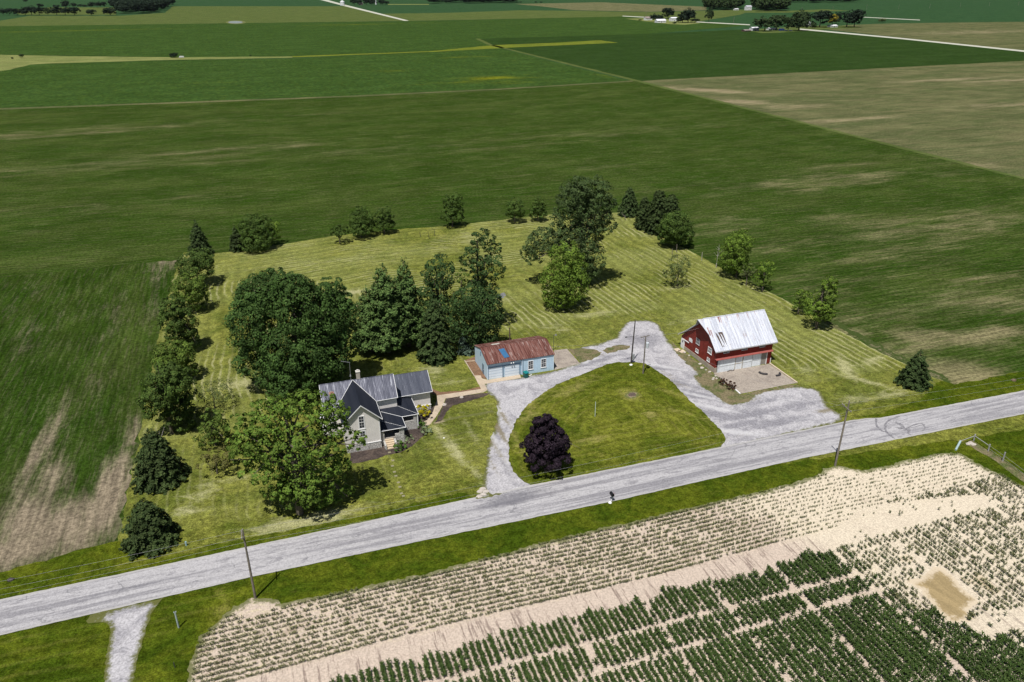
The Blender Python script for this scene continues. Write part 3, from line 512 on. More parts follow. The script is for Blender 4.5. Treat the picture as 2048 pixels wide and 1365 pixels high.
M_wht=m_metal('weathered_white_doors',(.76,.80,.83),(.66,.70,.74),(.42,.38,.33),.8,.7,thr=(.58,.75))
for k,(a,b,yy,zt) in enumerate(((75.98+.15,79.85,by0-.10,2.72),(79.9,81.5,by0-.06,2.72),(81.55,83.5,by0-.10,2.72),(83.55,85.55,by0+.0,2.68))):
    d=MB(bo); d.box((a,yy-.05,.03),(b,yy,zt)); dd=d.build('sliding_door',M_wht,barn)
    d=MB(bo); d.box((a+.02,yy-.08,1.25),(b-.02,yy-.05,1.37)); d.box((a,yy-.085,.05),(a+.1,yy-.05,zt-.03)); d.box((b-.1,yy-.085,.05),(b,yy-.05,zt-.03)); d.build('batten',flat('grey_batten',(.50,.52,.52),.8,.15) if k!=1 else flat('tan_batten',(.42,.37,.30),.8,.2),dd)
d=MB(bo); d.box((85.6,by0+.02,.03),(86.72,by0+.07,2.65)); d.build('grey_panel',flat('weathered_board_grey',(.25,.23,.20),.8,.2,3),barn)
each(bo,'white_post',WHITE,barn,lambda m: m.box((86.72,by0-.04,.0),(86.88,by0+.1,2.8)),lambda m: m.box((bx1-.12,by0-.04,0),(bx1+.03,by0-.005,1.2)))
for a in (77.25,81.1,84.95): wall_window(bo,barn,a,a+1.05,3.9,4.42,by0+.02,frame=flat('grey_sash',(.5,.5,.5),.6),mx=3,mz=2,fw=.08)
for (a,b,c,d_) in ((110.65,111.75,3.25,4.25),(114.9,115.95,3.27,4.25)): wall_window(bo,barn,a,b,c,d_,bx0,'x',mx=2,mz=4,frame=WHITE if a<112 else flat('grey_sash',(.4,.4,.4),.6))
for (a,b,c,d_) in ((110.98,111.75,1.55,2.07),(114.98,115.85,1.55,2.07)): wall_window(bo,barn,a,b,c,d_,bx0,'x',mx=2,mz=2,fw=.08)
d=MB(bo); d.prism([(bx0-.03,117.35,2.55),(bx0-.03,118.55,2.55),(bx0-.03,118.55,3.2),(bx0-.03,117.95,3.35),(bx0-.03,117.35,3.2)],(.04,0,0)); d.build('white_shutter',WHITE,barn)
d=MB(bo); d.box((bx0-.1,119.98,.03),(bx0-.0,121.22,2.1)); dd=d.build('side_door',WHITE,barn); d=MB(bo); d.box((bx0-.12,120.5,1.3),(bx0-.09,120.8,1.75)); d.build('pane',GLASS,dd)
d=MB(bo); d.prism([(bx0-.2,120.2,2.2),(bx0-.2,118.3,2.3),(bx0-.2,118.3,2.15),(bx0-.2,120.2,2.05)],(.1,0,0)); d.build('track_rail',WHITE,barn)
M_wroof=m_metal('rusty_white_metal_roof',(.56,.58,.64),(.40,.42,.48),(.26,.17,.14),1.2,.6,thr=(.56,.72))
rf=MB(bo); ex0,ex1=75.15,88.45
tear=[(76.55,7.05),(77.1,5.5)]
def S(x,z_,off=0.): # point on south slope at height z
    t=(z_-4.62)/(9.12-4.62); return (x,108.72+t*(113.9-108.72),z_+off)
# south slope built around a torn gap
for a,b,c,d_ in ((S(ex0,4.62),S(76.55,4.62),S(76.55,9.12),S(ex0,9.12)),(S(78.0,4.62),S(ex1,4.62),S(ex1,9.12),S(78.0,9.12)),(S(76.55,7.05),S(78.0,7.05),S(78.0,9.12),S(76.55,9.12)),(S(76.55,4.62),S(78.0,4.62),S(78.0,5.1),S(76.55,5.1))): slab(rf,[a,b,c,d_],.06)
slab(rf,[S(76.55,5.1),S(76.85,5.1),S(76.55,6.5)],.06); slab(rf,[S(77.3,5.1),S(77.6,5.1),S(77.05,7.05),S(76.7,7.05)],.06); slab(rf,[S(77.93,5.1),S(78.0,5.1),S(78.0,6.3)],.06)
ribs(rf,S(78.0,4.62),S(ex1,4.62),S(ex1,9.12),S(78.0,9.12),.5,.08,.05); ribs(rf,S(ex0,4.62),S(76.5,4.62),S(76.5,9.12),S(ex0,9.12),.45,.08,.05); ribs(rf,S(76.55,7.1),S(78.0,7.1),S(78,9.12),S(76.55,9.12),.48,.08,.05)
NP=[(113.9,9.12),(116.25,6.95),(119.25,4.5),(122.1,2.5)]
for (ya,za),(yb2,zb) in zip(NP[:-1],NP[1:]):
    ring=[(ex0,ya,za),(ex1,ya,za),(ex1,yb2,zb),(ex0,yb2,zb)]; slab(rf,ring,.06); ribs(rf,ring[3],ring[2],ring[1],ring[0],.5,.08,.04)
rf.prism([(ex0,113.8,9.14),(ex0,113.9,9.22),(ex0,114.0,9.14)],(ex1-ex0,0,0))
# prow over the hay door
pt=(74.0,113.9,9.12); slab(rf,[pt,(ex0,113.9,9.12),S(ex0,6.9),],.06); slab(rf,[pt,(ex0,116.1,7.05),(ex0,113.9,9.12)],.06)
roof=rf.build('roof',M_wroof,barn)
RUSTM=m_metal('rust_streaks',(.20,.075,.06),(.42,.30,.28),(.55,.55,.6),1.6,.8,thr=(.5,.62))
def rpatch(x_a,x_b,z_a,z_b): rp.prism([S(x_a,z_b,.012),S(x_b,z_b,.012),S(x_b-.1,z_a,.012),S(x_a+.05,z_a,.012)],(0,0,.012))
for q in ((78.15,78.45,8.3,9.05),(78.5,78.75,8.0,9.05),(82.1,82.4,7.9,9.08),(82.5,82.62,8.3,9.08),(80.0,80.2,8.3,9.0),(75.2,75.55,6.8,7.9),(75.65,75.95,6.5,7.5),(84.4,84.55,8.0,9.05),(86.1,86.22,8.5,9.05)):
    rp=MB(bo); rpatch(*q); rp.build('rust_patch',RUSTM,roof)
fl=MB(bo); fl.add([S(77.55,5.05,.05),S(77.9,5.0,.05),S(77.45,6.4,.45),S(77.3,6.7,.3)],[(0,1,2,3)]); fl.add([S(76.95,4.8,.06),S(77.25,5.6,.06),S(76.75,6.95,.3)],[(0,1,2)]); fl.build('loose_sheet',flat('torn_sheet',(.55,.56,.6),.5,.2),roof)
bd=MB(bo); slab(bd,[S(76.4,4.75,-.14),S(78.15,4.75,-.14),S(78.15,7.2,-.14),S(76.4,7.2,-.14)],.05); bd.build('roof_deck',flat('exposed_boards',(.09,.065,.055),.9,.4,3),roof)
fa=MB(bo); fa.add([(74.02,113.9,9.02),(bx0-.02,113.9,8.9),(bx0-.02,111.9,7.1)],[(0,1,2)]); fa.add([(74.02,113.9,9.02),(bx0-.02,116.0,6.95),(bx0-.02,113.9,8.9)],[(0,1,2)]); fa.build('prow_soffit',flat('grey_soffit',(.22,.25,.28),.7,.15),barn)
FAM=flat('grey_fascia',(.42,.42,.42),.7)
for (ya,za),(yb2,zb) in zip(NP[1:-1],NP[2:]): each(bo,'rake_board',FAM,barn,lambda m: m.prism([(ex0-.03,ya,za+.02),(ex0-.03,yb2,zb+.02),(ex0-.03,yb2,zb-.14),(ex0-.03,ya,za-.14)],(.03,0,0)))
each(bo,'fascia',FAM,barn,lambda m: m.box((ex0,108.66,4.42),(ex1,108.72,4.6)))
# ---------------- HOUSE
ho=(13,108,0); hs=empty('farmhouse',ho,'cream farmhouse with dark metal roofs, front gable and wraparound stone porch','house')
M_cream=m_siding('cream_siding',(.80,.76,.73),True,.14,.05); M_stone=m_stone('grey_stone',(.58,.56,.53),(.38,.37,.35))
M_mr=m_metal('weathered_ribbed_roof',(.070,.075,.105),(.135,.14,.18),(.34,.35,.40),1.3,.45,thr=(.53,.66),spec=.25); M_dr=m_metal('charcoal_metal_roof',(.015,.018,.027),(.021,.024,.034),None,.8,.6,spec=.12)
M_mr2=m_metal('grey_ribbed_roof',(.045,.052,.075),(.075,.083,.11),(.2,.21,.25),1.3,.5,thr=(.58,.7),spec=.2)
wl=MB(ho)
gy0=104.2; gx0,gx1,gxr=7.85,13.1,10.48
wl.prism([(gx0,gy0,1.2),(gx1,gy0,1.2),(gx1,gy0,5.35),(gxr,gy0,7.95),(gx0,gy0,5.35)],(0,5.75,0))
wl.prism([(5.6,109.95,1.2),(5.6,115.1,1.2),(5.6,115.1,5.35),(5.6,112.5,7.95),(5.6,109.95,5.35)],(11.3,0,0))
wl.prism([(16.905,113.4,.9),(16.905,119.4,.9),(16.905,119.4,3.55),(16.905,116.4,5.72),(16.905,113.4,3.55)],(6.2,0,0))
wl.build('wall',M_cream,hs)
fd=MB(ho); fd.box((gx0-.04,gy0-.04,0),(gx1+.04,109.9,1.2)); fd.box((5.56,109.91,0),(16.94,115.14,1.2)); fd.box((16.95,113.36,0),(23.15,119.44,.9))
fd.build('foundation',M_stone,hs)
each(ho,'trim',WHITE,hs,lambda m: m.box((gx0-.07,gy0-.08,1.2),(gx1+.06,gy0-.001,1.32)),lambda m: m.box((16.95,113.3,.9),(23.2,113.399,1.0)),lambda m: m.box((gx1-.1,gy0-.03,1.33),(gx1+.03,gy0-.001,5.2)))
# main roof (front gable wing, dark)
zr,ze=8.22,5.28; oy=103.8
rf=MB(ho); E1,E0=13.55,7.41; A=(gxr,oy,zr)
yv=109.55 # valley bottom
slab(rf,[A,(E1,oy,ze),(E1,yv,ze),(gxr,112.5,zr)],.1); slab(rf,[A,(gxr,112.5,zr),(E0,yv,ze),(E0,oy,ze)],.1); rf.tube([(gxr,oy,zr+.01),(gxr,112.5,zr+.01)],.05,6); rf.build('gable_roof',M_dr,hs)
rf=MB(ho); R0,R1=(5.25,112.5,zr),(17.05,112.5,zr); B1,B0=(17.05,109.6,5.36),(5.25,109.6,5.36)
slab(rf,[(gxr+.03,112.5,zr-.01),(E1+.05,109.6,5.34),B1,R1],.1); slab(rf,[R0,B0,(E0-.05,109.6,5.34),(gxr-.03,112.5,zr-.01)],.1); slab(rf,[R1,(17.05,115.4,5.36),(5.25,115.4,5.36),R0],.1)
# ribs clipped along valleys
def vrib(x):
    if x>gxr: t=min(1,max(0,(x-gxr)/(E1-gxr)))
    else: t=min(1,max(0,(gxr-x)/(gxr-E0)))
    yl=112.5-t*2.9; return (x,yl,zr-t*2.86),(x,112.5,zr)
for i in range(48):
    x=5.35+i*.245
    if abs(x-gxr)<.15 or x>17.0: continue
    lo,hi=vrib(x); rf.tube([np.array(lo)+[0,0,.015],np.array(hi)+[0,0,.015]],.032,4,False)
rf.tube([(5.25,112.5,zr+.02),(17.05,112.5,zr+.02)],.06,6); main=rf.build('main_roof',M_mr,hs)
ek=MB(ho)
for a,b in (((E1+.02,oy-.03,ze),(E1+.02,yv,ze)),): ek.tube([a,b],.035,5)
ek.tube([(gxr,112.5,zr+.05),(E1,109.6,5.4)],.04,5); ek.tube([(gxr,112.5,zr+.05),(E0,109.6,5.4)],.04,5); ek.tube([B1,R1],.04,5); ek.tube([(13.6,109.56,5.34),B1],.045,5)
def rake(a,b,w_=.16):
    a,b=np.array(a,float),np.array(b,float); ek.prism([a,b,b+[0,0,-w_],a+[0,0,-w_]],(0,-.05,0))
rake((gxr,oy,zr+.03),(E1+.03,oy,ze+.03)); rake((gxr,oy,zr+.03),(E0-.03,oy,ze+.03))
ek.build('white_rake_trim',WHITE,hs)
each(ho,'rake_board',WHITE,hs,lambda m: m.prism([R0,B0,(5.25,109.6,5.2),(5.25,112.5,8.05)],(-.05,0,0)))
rf=MB(ho); e0,e1,r1,r0=(16.95,112.98,3.58),(23.45,112.98,3.58),(23.45,116.4,5.95),(16.95,116.4,5.95); slab(rf,[e0,e1,r1,r0],.09); slab(rf,[r0,r1,(23.45,119.8,3.58),(16.95,119.8,3.58)],.09); ribs(rf,e0,e1,r1,r0,.245,.05,.035)
rf.tube([r0,r1],.05,6); rf.build('wing_roof',M_mr2,hs)
ek=MB(ho); ek.tube([(17.6,112.96,3.56),(23.47,112.96,3.56)],.05,5); ek.tube([(23.48,112.98,3.58),(23.48,116.4,5.95)],.04,5); ek.build('gutter',WHITE,hs)
# porch roofs
Hp=(13.1,106.6,3.62); Vv=(13.1,109.95,3.62); PA=(12.95,104.5,2.72); PB=(17.2,104.5,2.72); PC=(17.2,107.75,2.78); PD=(19.9,107.75,2.78); PE=(19.9,113.4,2.85); PK=(16.95,110.0,3.62); PW=(16.95,113.4,3.62)
rf=MB(ho)
def sl2(r,th=.1): rf.prism([np.array(p,float) for p in r][::1],(0,0,-th))
for r_ in ([PA,PB,Hp],[Hp,PB,PC],[Hp,PC,Vv],[Vv,PC,PK],[PC,PD,PK],[PK,PD,PE],[PK,PE,PW]): sl2(r_)
rf.build('porch_roof',M_dr,hs)
ek=MB(ho)
for a,b,r_ in ((PA,PB,.05),(PB,PC,.045),(PC,PD,.05),(PD,PE,.045),(Vv,PC,.035),(Hp,PB,.018),(PK,PD,.018)): ek.tube([np.array(a)+[0,0,.0],np.array(b)+[0,0,.0]],r_,5)
ek.build('porch_trim',WHITE,hs)
# porch floor, pillars, walls
pf=MB(ho); pf.box((13.15,104.75,0),(17.0,109.9,1.15)); pf.box((17.0,107.95,0),(19.65,113.3,1.0)); pf.build('porch_floor',flat('porch_concrete',(.30,.27,.24),.8,.15),hs)
for (a,b,zt,w_) in ((13.3,104.7,2.6,.45),(16.1,104.7,2.6,.75),(19.05,107.9,2.65,.5)):
    p=MB(ho); p.box((a,b-.03,0),(a+w_,b+.55,zt)); p.build('stone_pillar',M_stone,hs,bevel=.02)
each(ho,'porch_low_wall',M_stone,hs,lambda m: m.box((15.42,104.68,0),(16.09,104.95,1.75)),lambda m: m.box((17.0,107.92,0),(19.04,108.15,1.7)),lambda m: m.box((16.72,105.3,0),(17.03,107.9,1.75)))
p=MB(ho); p.box((19.62,107.78,.2),(19.78,107.9,2.75)); p.build('downspout',WHITE,hs)
st=MB(ho)
for i in range(5): st.box((13.75,104.68-.3*(i+1),0),(15.1,104.68-.3*i,1.1-.22*i))
st.build('steps',flat('tan_steps',(.52,.42,.30),.8,.1),hs)
each(ho,'step_cheek',M_stone,hs,lambda m: m.box((13.5,103.1,0),(13.74,104.6,.9)),lambda m: m.box((15.11,103.1,0),(15.4,104.66,.95)))
d=MB(ho); d.box((14.0,109.9,1.15),(15.0,109.94,3.2)); dd=d.build('front_door',flat('dark_door',(.05,.06,.07),.5),hs); d=MB(ho); d.tube([(14.9,109.88,2.1),(14.9,109.82,2.1)],.04,8); d.build('handle',DKM,dd)
wall_window(ho,hs,10.05,10.75,4.1,6.1,gy0,mx=2,mz=4,fw=.14); wall_window(ho,hs,10.05,10.75,1.6,3.5,gy0,mx=2,mz=4,fw=.14); wall_window(ho,hs,15.5,16.3,1.9,3.1,109.93,mx=2,mz=2); wall_window(ho,hs,6.3,7.0,2.1,4.2,109.95,mx=2,mz=4)
wall_window(ho,hs,105.6,106.4,3.8,4.9,gx1,'x',dirn=1,mx=2,mz=2)
wall_window(ho,hs,111.8,112.8,4.9,6.2,5.6,'x',mx=2,mz=4)
def chimney(x,y,w_,z0,z1,name,mat,capm):
    c=MB(ho); c.box((x-w_/2,y-w_/2,z0),(x+w_/2,y+w_/2,z1)); co=c.build(name,mat,main); c=MB(ho); c.box((x-w_/2-.06,y-w_/2-.06,z1),(x+w_/2+.06,y+w_/2+.06,z1+.12)); c.box((x-.16,y-.16,z1+.12),(x+.16,y+.16,z1+.32)); c.build('cap',capm,co)
chimney(11.45,112.75,.58,7.3,9.45,'chimney',flat('cream_render',(.42,.38,.32),.8,.15),flat('cap_pale',(.5,.48,.44),.7))
chimney(6.85,110.35,.66,5.2,7.5,'chimney',flat('white_brick',(.6,.6,.6),.7,.08),flat('cap_brick',(.28,.16,.12),.7))
an=MB((10.25,112.6,8.2)); an.tube([(10.25,112.6,8.1),(10.3,112.6,11.4)],.028,6); an.tube([(10.4,112.55,11.35),(9.0,112.5,11.85)],.022,5)
for i in range(6):
    q=np.array((10.2-.22*i,112.53,11.42+.075*i)); an.tube([q+[0,-.28,0],q+[0,.28,0]],.01,4)
an.tube([(10.25,112.6,8.9),(10.25,112.6,9.3)],[.14,.03],8); tag(an.build('tv_antenna',flat('aluminium',(.5,.5,.52),.35,.05,metal=.6)),'thin aluminium television antenna on the farmhouse roof ridge beside the chimney','antenna')
bwx=MB(ho); bwx.box((4.75,110.6,0),(5.59,112.6,3.0)); bwx.prism([(4.6,110.45,3.0),(5.59,110.45,3.3),(5.59,112.75,3.3),(4.6,112.75,3.0)],(0,0,.08)); bwx.build('bay',WHITE,hs)

# ================================================================ TREES
BARK=flat('bark',(.10,.085,.065),.95,.35,3); BARKL=flat('pale_bark',(.34,.32,.28),.95,.25,3)
LM={}; LB=dict(purple=.5,yellow=1.,gold=1.,redbush=.8,cotton=1.15,pine=1.6,walnut=1.55,spruce=1.4,far=.8,farmid=1.)
LS=.70
def lm(k):
    if k in LM: return LM[k]
    P={'westmid':((.026,.050,.009),(.058,.088,.017)),'westbright':((.036,.066,.009),(.078,.112,.018)),'row':((.024,.050,.009),(.058,.088,.016)),'maple':((.022,.048,.010),(.046,.082,.018)),'bright':((.050,.092,.010),(.100,.145,.020)),'walnut':((.040,.078,.010),(.088,.130,.020)),'mid':((.038,.068,.010),(.080,.112,.020)),
       'dark':((.018,.040,.011),(.038,.066,.018)),'cotton':((.030,.058,.016),(.075,.105,.036)),'spruce':((.022,.042,.012),(.048,.070,.022)),'cedar':((.018,.033,.009),(.044,.062,.019)),'pine':((.032,.062,.016),(.066,.100,.028)),
       'blue':((.040,.070,.050),(.080,.110,.080)),'purple':((.020,.012,.022),(.062,.038,.058)),'yellow':((.33,.30,.01),(.5,.43,.02)),'gold':((.22,.18,.02),(.32,.26,.03)),'shrub':((.035,.085,.012),(.07,.13,.02)),
       'sage':((.12,.16,.08),(.2,.24,.13)),'redbush':((.045,.018,.010),(.10,.045,.025)),'rust':((.06,.065,.018),(.11,.10,.03)),'sparse':((.05,.07,.02),(.10,.12,.04)),'far':((.012,.028,.015),(.026,.045,.022)),'farmid':((.022,.045,.014),(.045,.07,.022))}[k]
    LM[k]=leafmat('leaves_'+k,*[tuple(min(.9,c*LB.get(k,1.4)) for c in p) for p in P]); return LM[k]
def quads(C,Nrm,size,rng,asp=1.):
    n=len(C); Nrm=Nrm/(np.linalg.norm(Nrm,axis=1)[:,None]+1e-9); R=rng.normal(size=(n,3)); U=np.cross(Nrm,R); U/=np.linalg.norm(U,axis=1)[:,None]+1e-9; W=np.cross(Nrm,U)
    s=size*rng.uniform(.6,1.3,n)[:,None]/2
    V=np.stack([C-U*s*asp*rng.uniform(.7,1.2,(n,1)),C-W*s*rng.uniform(.5,1.1,(n,1)),C+U*s*asp*rng.uniform(.7,1.2,(n,1)),C+W*s*rng.uniform(.5,1.1,(n,1))],1).reshape(-1,3)
    return V,np.arange(4*n).reshape(n,4)
def crown_pts(bl,leaf,dens,rng,gap=.0,clump=.27,nc=None):
    """bl: list of (center3, rx, ry_depth, rz)"""
    CS=[];NS=[]
    for c,rx,ry,rz in bl:
        c=np.array(c); area=4*math.pi*((rx*rz+rx*ry+ry*rz)/3); k=nc or int(max(12,min(120,area/1.9))); n=int(area/(leaf*leaf)*dens)
        i=np.arange(k)+.5; ph=np.arccos(1-2*i/k); th=math.pi*(1+5**.5)*i+rng.uniform(0,6)
        D=np.stack([np.cos(th)*np.sin(ph),np.sin(th)*np.sin(ph),np.cos(ph)],1)+rng.normal(scale=.16,size=(k,3)); D/=np.linalg.norm(D,axis=1)[:,None]
        keep=(rng.random(k)>gap)&(D[:,2]>-.85); D=D[keep]; k=len(D)
        rad=rng.uniform(.70,1.04,k)[:,None]; cc=D*rad*np.array([rx,ry,rz]); cr=clump*(rx*ry*rz)**(1/3)*rng.uniform(.6,1.25,k)
        idx=rng.integers(0,k,n); d=rng.normal(size=(n,3)); d/=np.linalg.norm(d,axis=1)[:,None]; flip=(np.sum(d*D[idx],1)<-.15); d[flip]*=-1
        rr=cr[idx]*rng.uniform(.55,1.08,n)**.6
        p=c+cc[idx]+d*rr[:,None]*np.array([1,1,.75]); CS.append(p); NS.append(d*1.0+D[idx]*.35+np.array([0,0,.25])+rng.normal(scale=.45,size=(n,3)))
        m=n//6; q=rng.normal(size=(m,3)); q/=np.linalg.norm(q,axis=1)[:,None]; q*=rng.uniform(.1,.7,m)[:,None]; CS.append(c+q*np.array([rx,ry,rz])); NS.append(rng.normal(size=(m,3))+[0,0,.5])
    C=np.concatenate(CS);N_=np.concatenate(NS); k=C[:,2]>.15; return C[k],N_[k]
def limbs(mb,B,H_,targets,r0,rng,lean=0):
    top=B+np.array([0,0,H_]); mb.tube([B-[0,0,.1],B+[0,0,H_*.25],B+[rng.uniform(-.2,.2),rng.uniform(-.2,.2),H_*.6],top],[r0*1.25,r0,r0*.7,r0*.35],8)
    for t in targets:
        s=B+np.array([0,0,H_*rng.uniform(.3,.8)]); t=np.array(t); m=(s+t)/2+np.array([0,0,.06*np.linalg.norm(t-s)]); mb.tube([s,m,t],[r0*.5,r0*.3,r0*.1],6)
def near_pt(B,cx,cy):
    """3D point seen at pixel (cx,cy) on the vertical plane through B facing the camera"""
    d=FW+RT*(cx-1024)/FPX-UP*(cy-682.5)/FPX; nrm=np.array([B[0],B[1],0]); nrm/=np.linalg.norm(nrm); t=((B-CP)@nrm)/(d@nrm); return CP+d*t
def broad(name,label,base,bl,mat,leaf=.42,dens=1.5,gap=0.,clump=.27,group=None,cat='tree',seed=1,trunk=True,bark=None,r0=None,dep=1.,low=0.):
    leaf*=LS; rng=np.random.default_rng(seed); B=G(*base); root=empty(name,tuple(B),label,cat,group); L3=[]
    for (cx,cy,rx,ry) in bl:
        c=near_pt(B,cx,cy); dpt=(c-CP)@FW; sx=rx*dpt/FPX; el=math.asin(min(.9,(HC-c[2])/np.linalg.norm(c-CP))); sy=ry*dpt/FPX
        dz=sx*dep; rz=math.sqrt(max(sy*sy-(dz*math.sin(el))**2,(.45*sy)**2))/math.cos(el)
        if len(bl)>1: c=c+np.array([c[0],c[1],0])/math.hypot(c[0],c[1])*rng.uniform(-.35,.35)*sx
        c[2]=max(c[2],rz*.75); L3.append((c-B,sx,dz,rz))
    C,N_=crown_pts(L3,leaf,dens,rng,gap,clump); hm_=max(c[2]+r[2] for c,*r in L3); k_=C[:,2]>low*hm_*(1+.25*np.sin(C[:,0]*2+C[:,1]*1.7)); C,N_=C[k_],N_[k_]; V,F=quads(C,N_,leaf*1.25,rng)
    link('crown',np_mesh('crown',V,F,lm(mat)),root)
    if trunk:
        H_=max(c[2] for c,_,_,_ in L3); mb=MB(); low=min(c[2]-r[2] for c,*r in L3); r=r0 or max(.07,.022*(H_+2)); tg=[]
        for c,rx,ry,rz in L3:
            for _ in range(3 if len(L3)<5 else 2): tg.append(c+rng.normal(size=3)*np.array([rx,ry,rz])*.45)
        limbs(mb,np.zeros(3),H_,tg,r,rng); mb.build('trunk',bark or BARK,root)
    return root
def conifer(name,label,base,top,wpx,mat,leaf=.34,dens=1.,group=None,cat='tree',seed=1,kind='spruce',low=.05,bulge=.8):
    leaf*=LS; rng=np.random.default_rng(seed); el=math.atan2(HC,math.hypot(*G(*base)[:2])); base=(base[0],base[1]-.5*wpx*math.sin(el)*(.75 if kind!='pine' else .45)); B=G(*base); H_=HT(base[0],base[1],top)
    dpt=(B-CP)@FW; R=wpx/2*dpt/FPX; root=empty(name,tuple(B),label,cat,group)
    CS=[];NS=[]; z=H_*low; step=.5 if kind!='pine' else .95
    while z<H_*.985:
        t=z/H_; r=R*((1-t)**bulge)*(1 if t>.16 else .72+t*1.75); r=max(r,.12)
        nb=max(4,int(2*math.pi*r/(.75 if kind!='pine' else 1.5)*dens)); a0=rng.uniform(0,6.28)
        for b in range(nb):
            a=a0+6.283*b/nb+rng.normal(scale=.15); rl=r*rng.uniform(.72,1.14); zz_=z+rng.normal(scale=step*.3); wd=min(.62 if kind!='pine' else 1.15,rl*.5)*rng.uniform(.7,1.2)
            nl=int(max(5,rl*wd*2.3/(leaf*leaf)*1.6)); s=rng.uniform(.18,1,nl)**.75; lat=rng.normal(scale=.5,size=nl)*wd*(1.15-s*.75)
            droop=-.22*rl*s**2 if kind!='pine' else .14*rl*s**2
            x=rl*s*math.cos(a)-lat*math.sin(a); y=rl*s*math.sin(a)+lat*math.cos(a); zz2=zz_+droop+rng.normal(scale=.10 if kind!='pine' else .26,size=nl)-abs(lat)*.15
            CS.append(np.stack([x,y,zz2],1)); nn=rng.normal(scale=.45,size=(nl,3)); nn[:,2]+=.8; nn[:,0]+=.55*math.cos(a); nn[:,1]+=.55*math.sin(a); NS.append(nn)
        z+=step*rng.uniform(.8,1.2)
    C=np.concatenate(CS);N_=np.concatenate(NS); k=C[:,2]>.08; V,F=quads(C[k],N_[k],leaf*1.2,rng,1.25); link('crown',np_mesh('crown',V,F,lm(mat)),root)
    mb=MB(); r=.02*H_+.06; mb.tube([(0,0,-.1),(0,0,H_*.5),(0,0,H_*.96)],[r,r*.6,r*.1],8); mb.build('trunk',BARK,root); return root
GW='trees along the west edge of the lawn'; GN='young trees spaced along the north edge of the lawn'; GE='trees along the east edge of the lawn'
conifer('cedar_tree','broad bushy dark cedar nearest the road at the southwest corner of the lawn',(305,1112),998,122,'cedar',.34,group=GW,seed=1,kind='cedar',bulge=.6,low=.02)
conifer('cedar_tree','large dark cedar behind the one nearest the road, beside the tan field edge',(322,985),858,118,'cedar',.34,group=GW,seed=2,kind='cedar',bulge=.62,low=.02)
broad('bare_shrub','leafless grey twiggy shrub between the dark cedar and the big oak',(326,898),[(325,862,20,28)],'sparse',.12,.05,gap=.4,group=GW,cat='shrub',seed=3,bark=flat('grey_twigs',(.30,.27,.26),.9))
broad('oak_tree','big rounded dark green tree, widest crown of the west tree line, beside the thin shrub',(345,868),[(338,790,46,46),(318,805,32,36),(360,835,30,34),(340,755,38,34)],'westmid',.4,2.2,group=GW,seed=4)
broad('maple_tree','yellow-green tree just behind the big oak in the west tree line',(352,765),[(348,712,38,30),(335,725,26,24),(372,735,20,24)],'westbright',.4,2.2,group=GW,seed=5)
broad('oak_tree','dark tree halfway up the west line leaning over the field edge',(375,702),[(355,645,32,38),(372,675,26,26),(345,615,24,24)],'westmid',.4,2.2,group=GW,seed=6)
broad('maple_tree','light green tree above the dark leaning one in the west line',(385,625),[(378,580,32,30),(395,600,20,22)],'westbright',.42,2.2,group=GW,seed=7)
broad('oak_tree','dark green tree just in front of the spruce at the northwest corner',(398,572),[(390,532,34,30),(405,520,22,20)],'westmid',.42,2.2,group=GW,seed=8)
conifer('spruce_tree','dark spruce at the far northwest corner of the lawn',(402,516),439,54,'spruce',.36,group=GW,seed=9)
broad('dogwood_tree','low wide sparse tree with bare twigs and a round shadow west of the house',(430,818),[(428,786,38,22)],'sparse',.26,.55,gap=.3,seed=10,clump=.4)
broad('ash_tree','small upright bright tree between the low sparse tree and the big front tree',(432,892),[(428,842,24,28),(424,868,32,24)],'mid',.36,1.2,seed=11)
broad('plum_tree','small reddish-green shrubby tree south of the small upright tree',(435,948),[(432,918,33,24)],'rust',.33,1.,seed=12,gap=.15)
broad('walnut_tree','large spreading light green tree in front of the farmhouse',(600,1028),[(545,830,48,36),(610,825,52,38),(665,828,40,32),(520,875,50,40),(590,885,60,45),(655,885,52,40),(535,935,52,34),(615,950,55,42),(668,940,36,34),(495,905,38,34),(715,880,24,18),(590,990,44,30),(630,985,40,28),(560,975,36,26),(685,985,24,18),(650,1000,26,18),(480,850,28,24)],'walnut',.42,1.25,gap=.16,clump=.24,seed=13,r0=.42,dep=.8)
broad('maple_tree','leftmost dense dark maple of the cluster behind the farmhouse',(540,780),[(530,600,50,48),(505,650,46,60),(520,720,46,44),(548,565,32,28),(500,600,30,30)],'maple',.42,2.3,group='dense maples behind the farmhouse',seed=14)
broad('maple_tree','widest dense dark maple, middle of the cluster behind the farmhouse',(610,792),[(600,620,58,62),(640,650,52,56),(590,700,62,58),(575,745,54,44),(640,720,50,50),(585,575,34,32)],'maple',.42,2.3,group='dense maples behind the farmhouse',seed=15)
broad('maple_tree','right-hand dense maple of the cluster, nearest the tall pines',(672,772),[(668,630,40,48),(660,582,28,26),(680,680,34,44),(640,745,40,32),(685,610,24,26)],'maple',.42,2.3,group='dense maples behind the farmhouse',seed=16)
conifer('pine_tree','shortest white pine, leftmost of the three beside the maples',(745,712),571,92,'pine',.42,group='white pines behind the farmhouse',seed=17,kind='pine',low=.12,bulge=.6)
conifer('pine_tree','middle white pine of the three, with the widest skirt of boughs',(778,716),527,108,'pine',.42,group='white pines behind the farmhouse',seed=18,kind='pine',low=.12,bulge=.6)
conifer('pine_tree','tallest white pine, rightmost of the three behind the farmhouse',(818,702),515,96,'pine',.42,group='white pines behind the farmhouse',seed=19,kind='pine',low=.12,bulge=.6)
broad('elm_tree','tall narrow dark tree just right of the white pines',(880,688),[(878,545,32,34),(872,590,34,36),(885,630,36,40)],'dark',.4,1.5,seed=20)
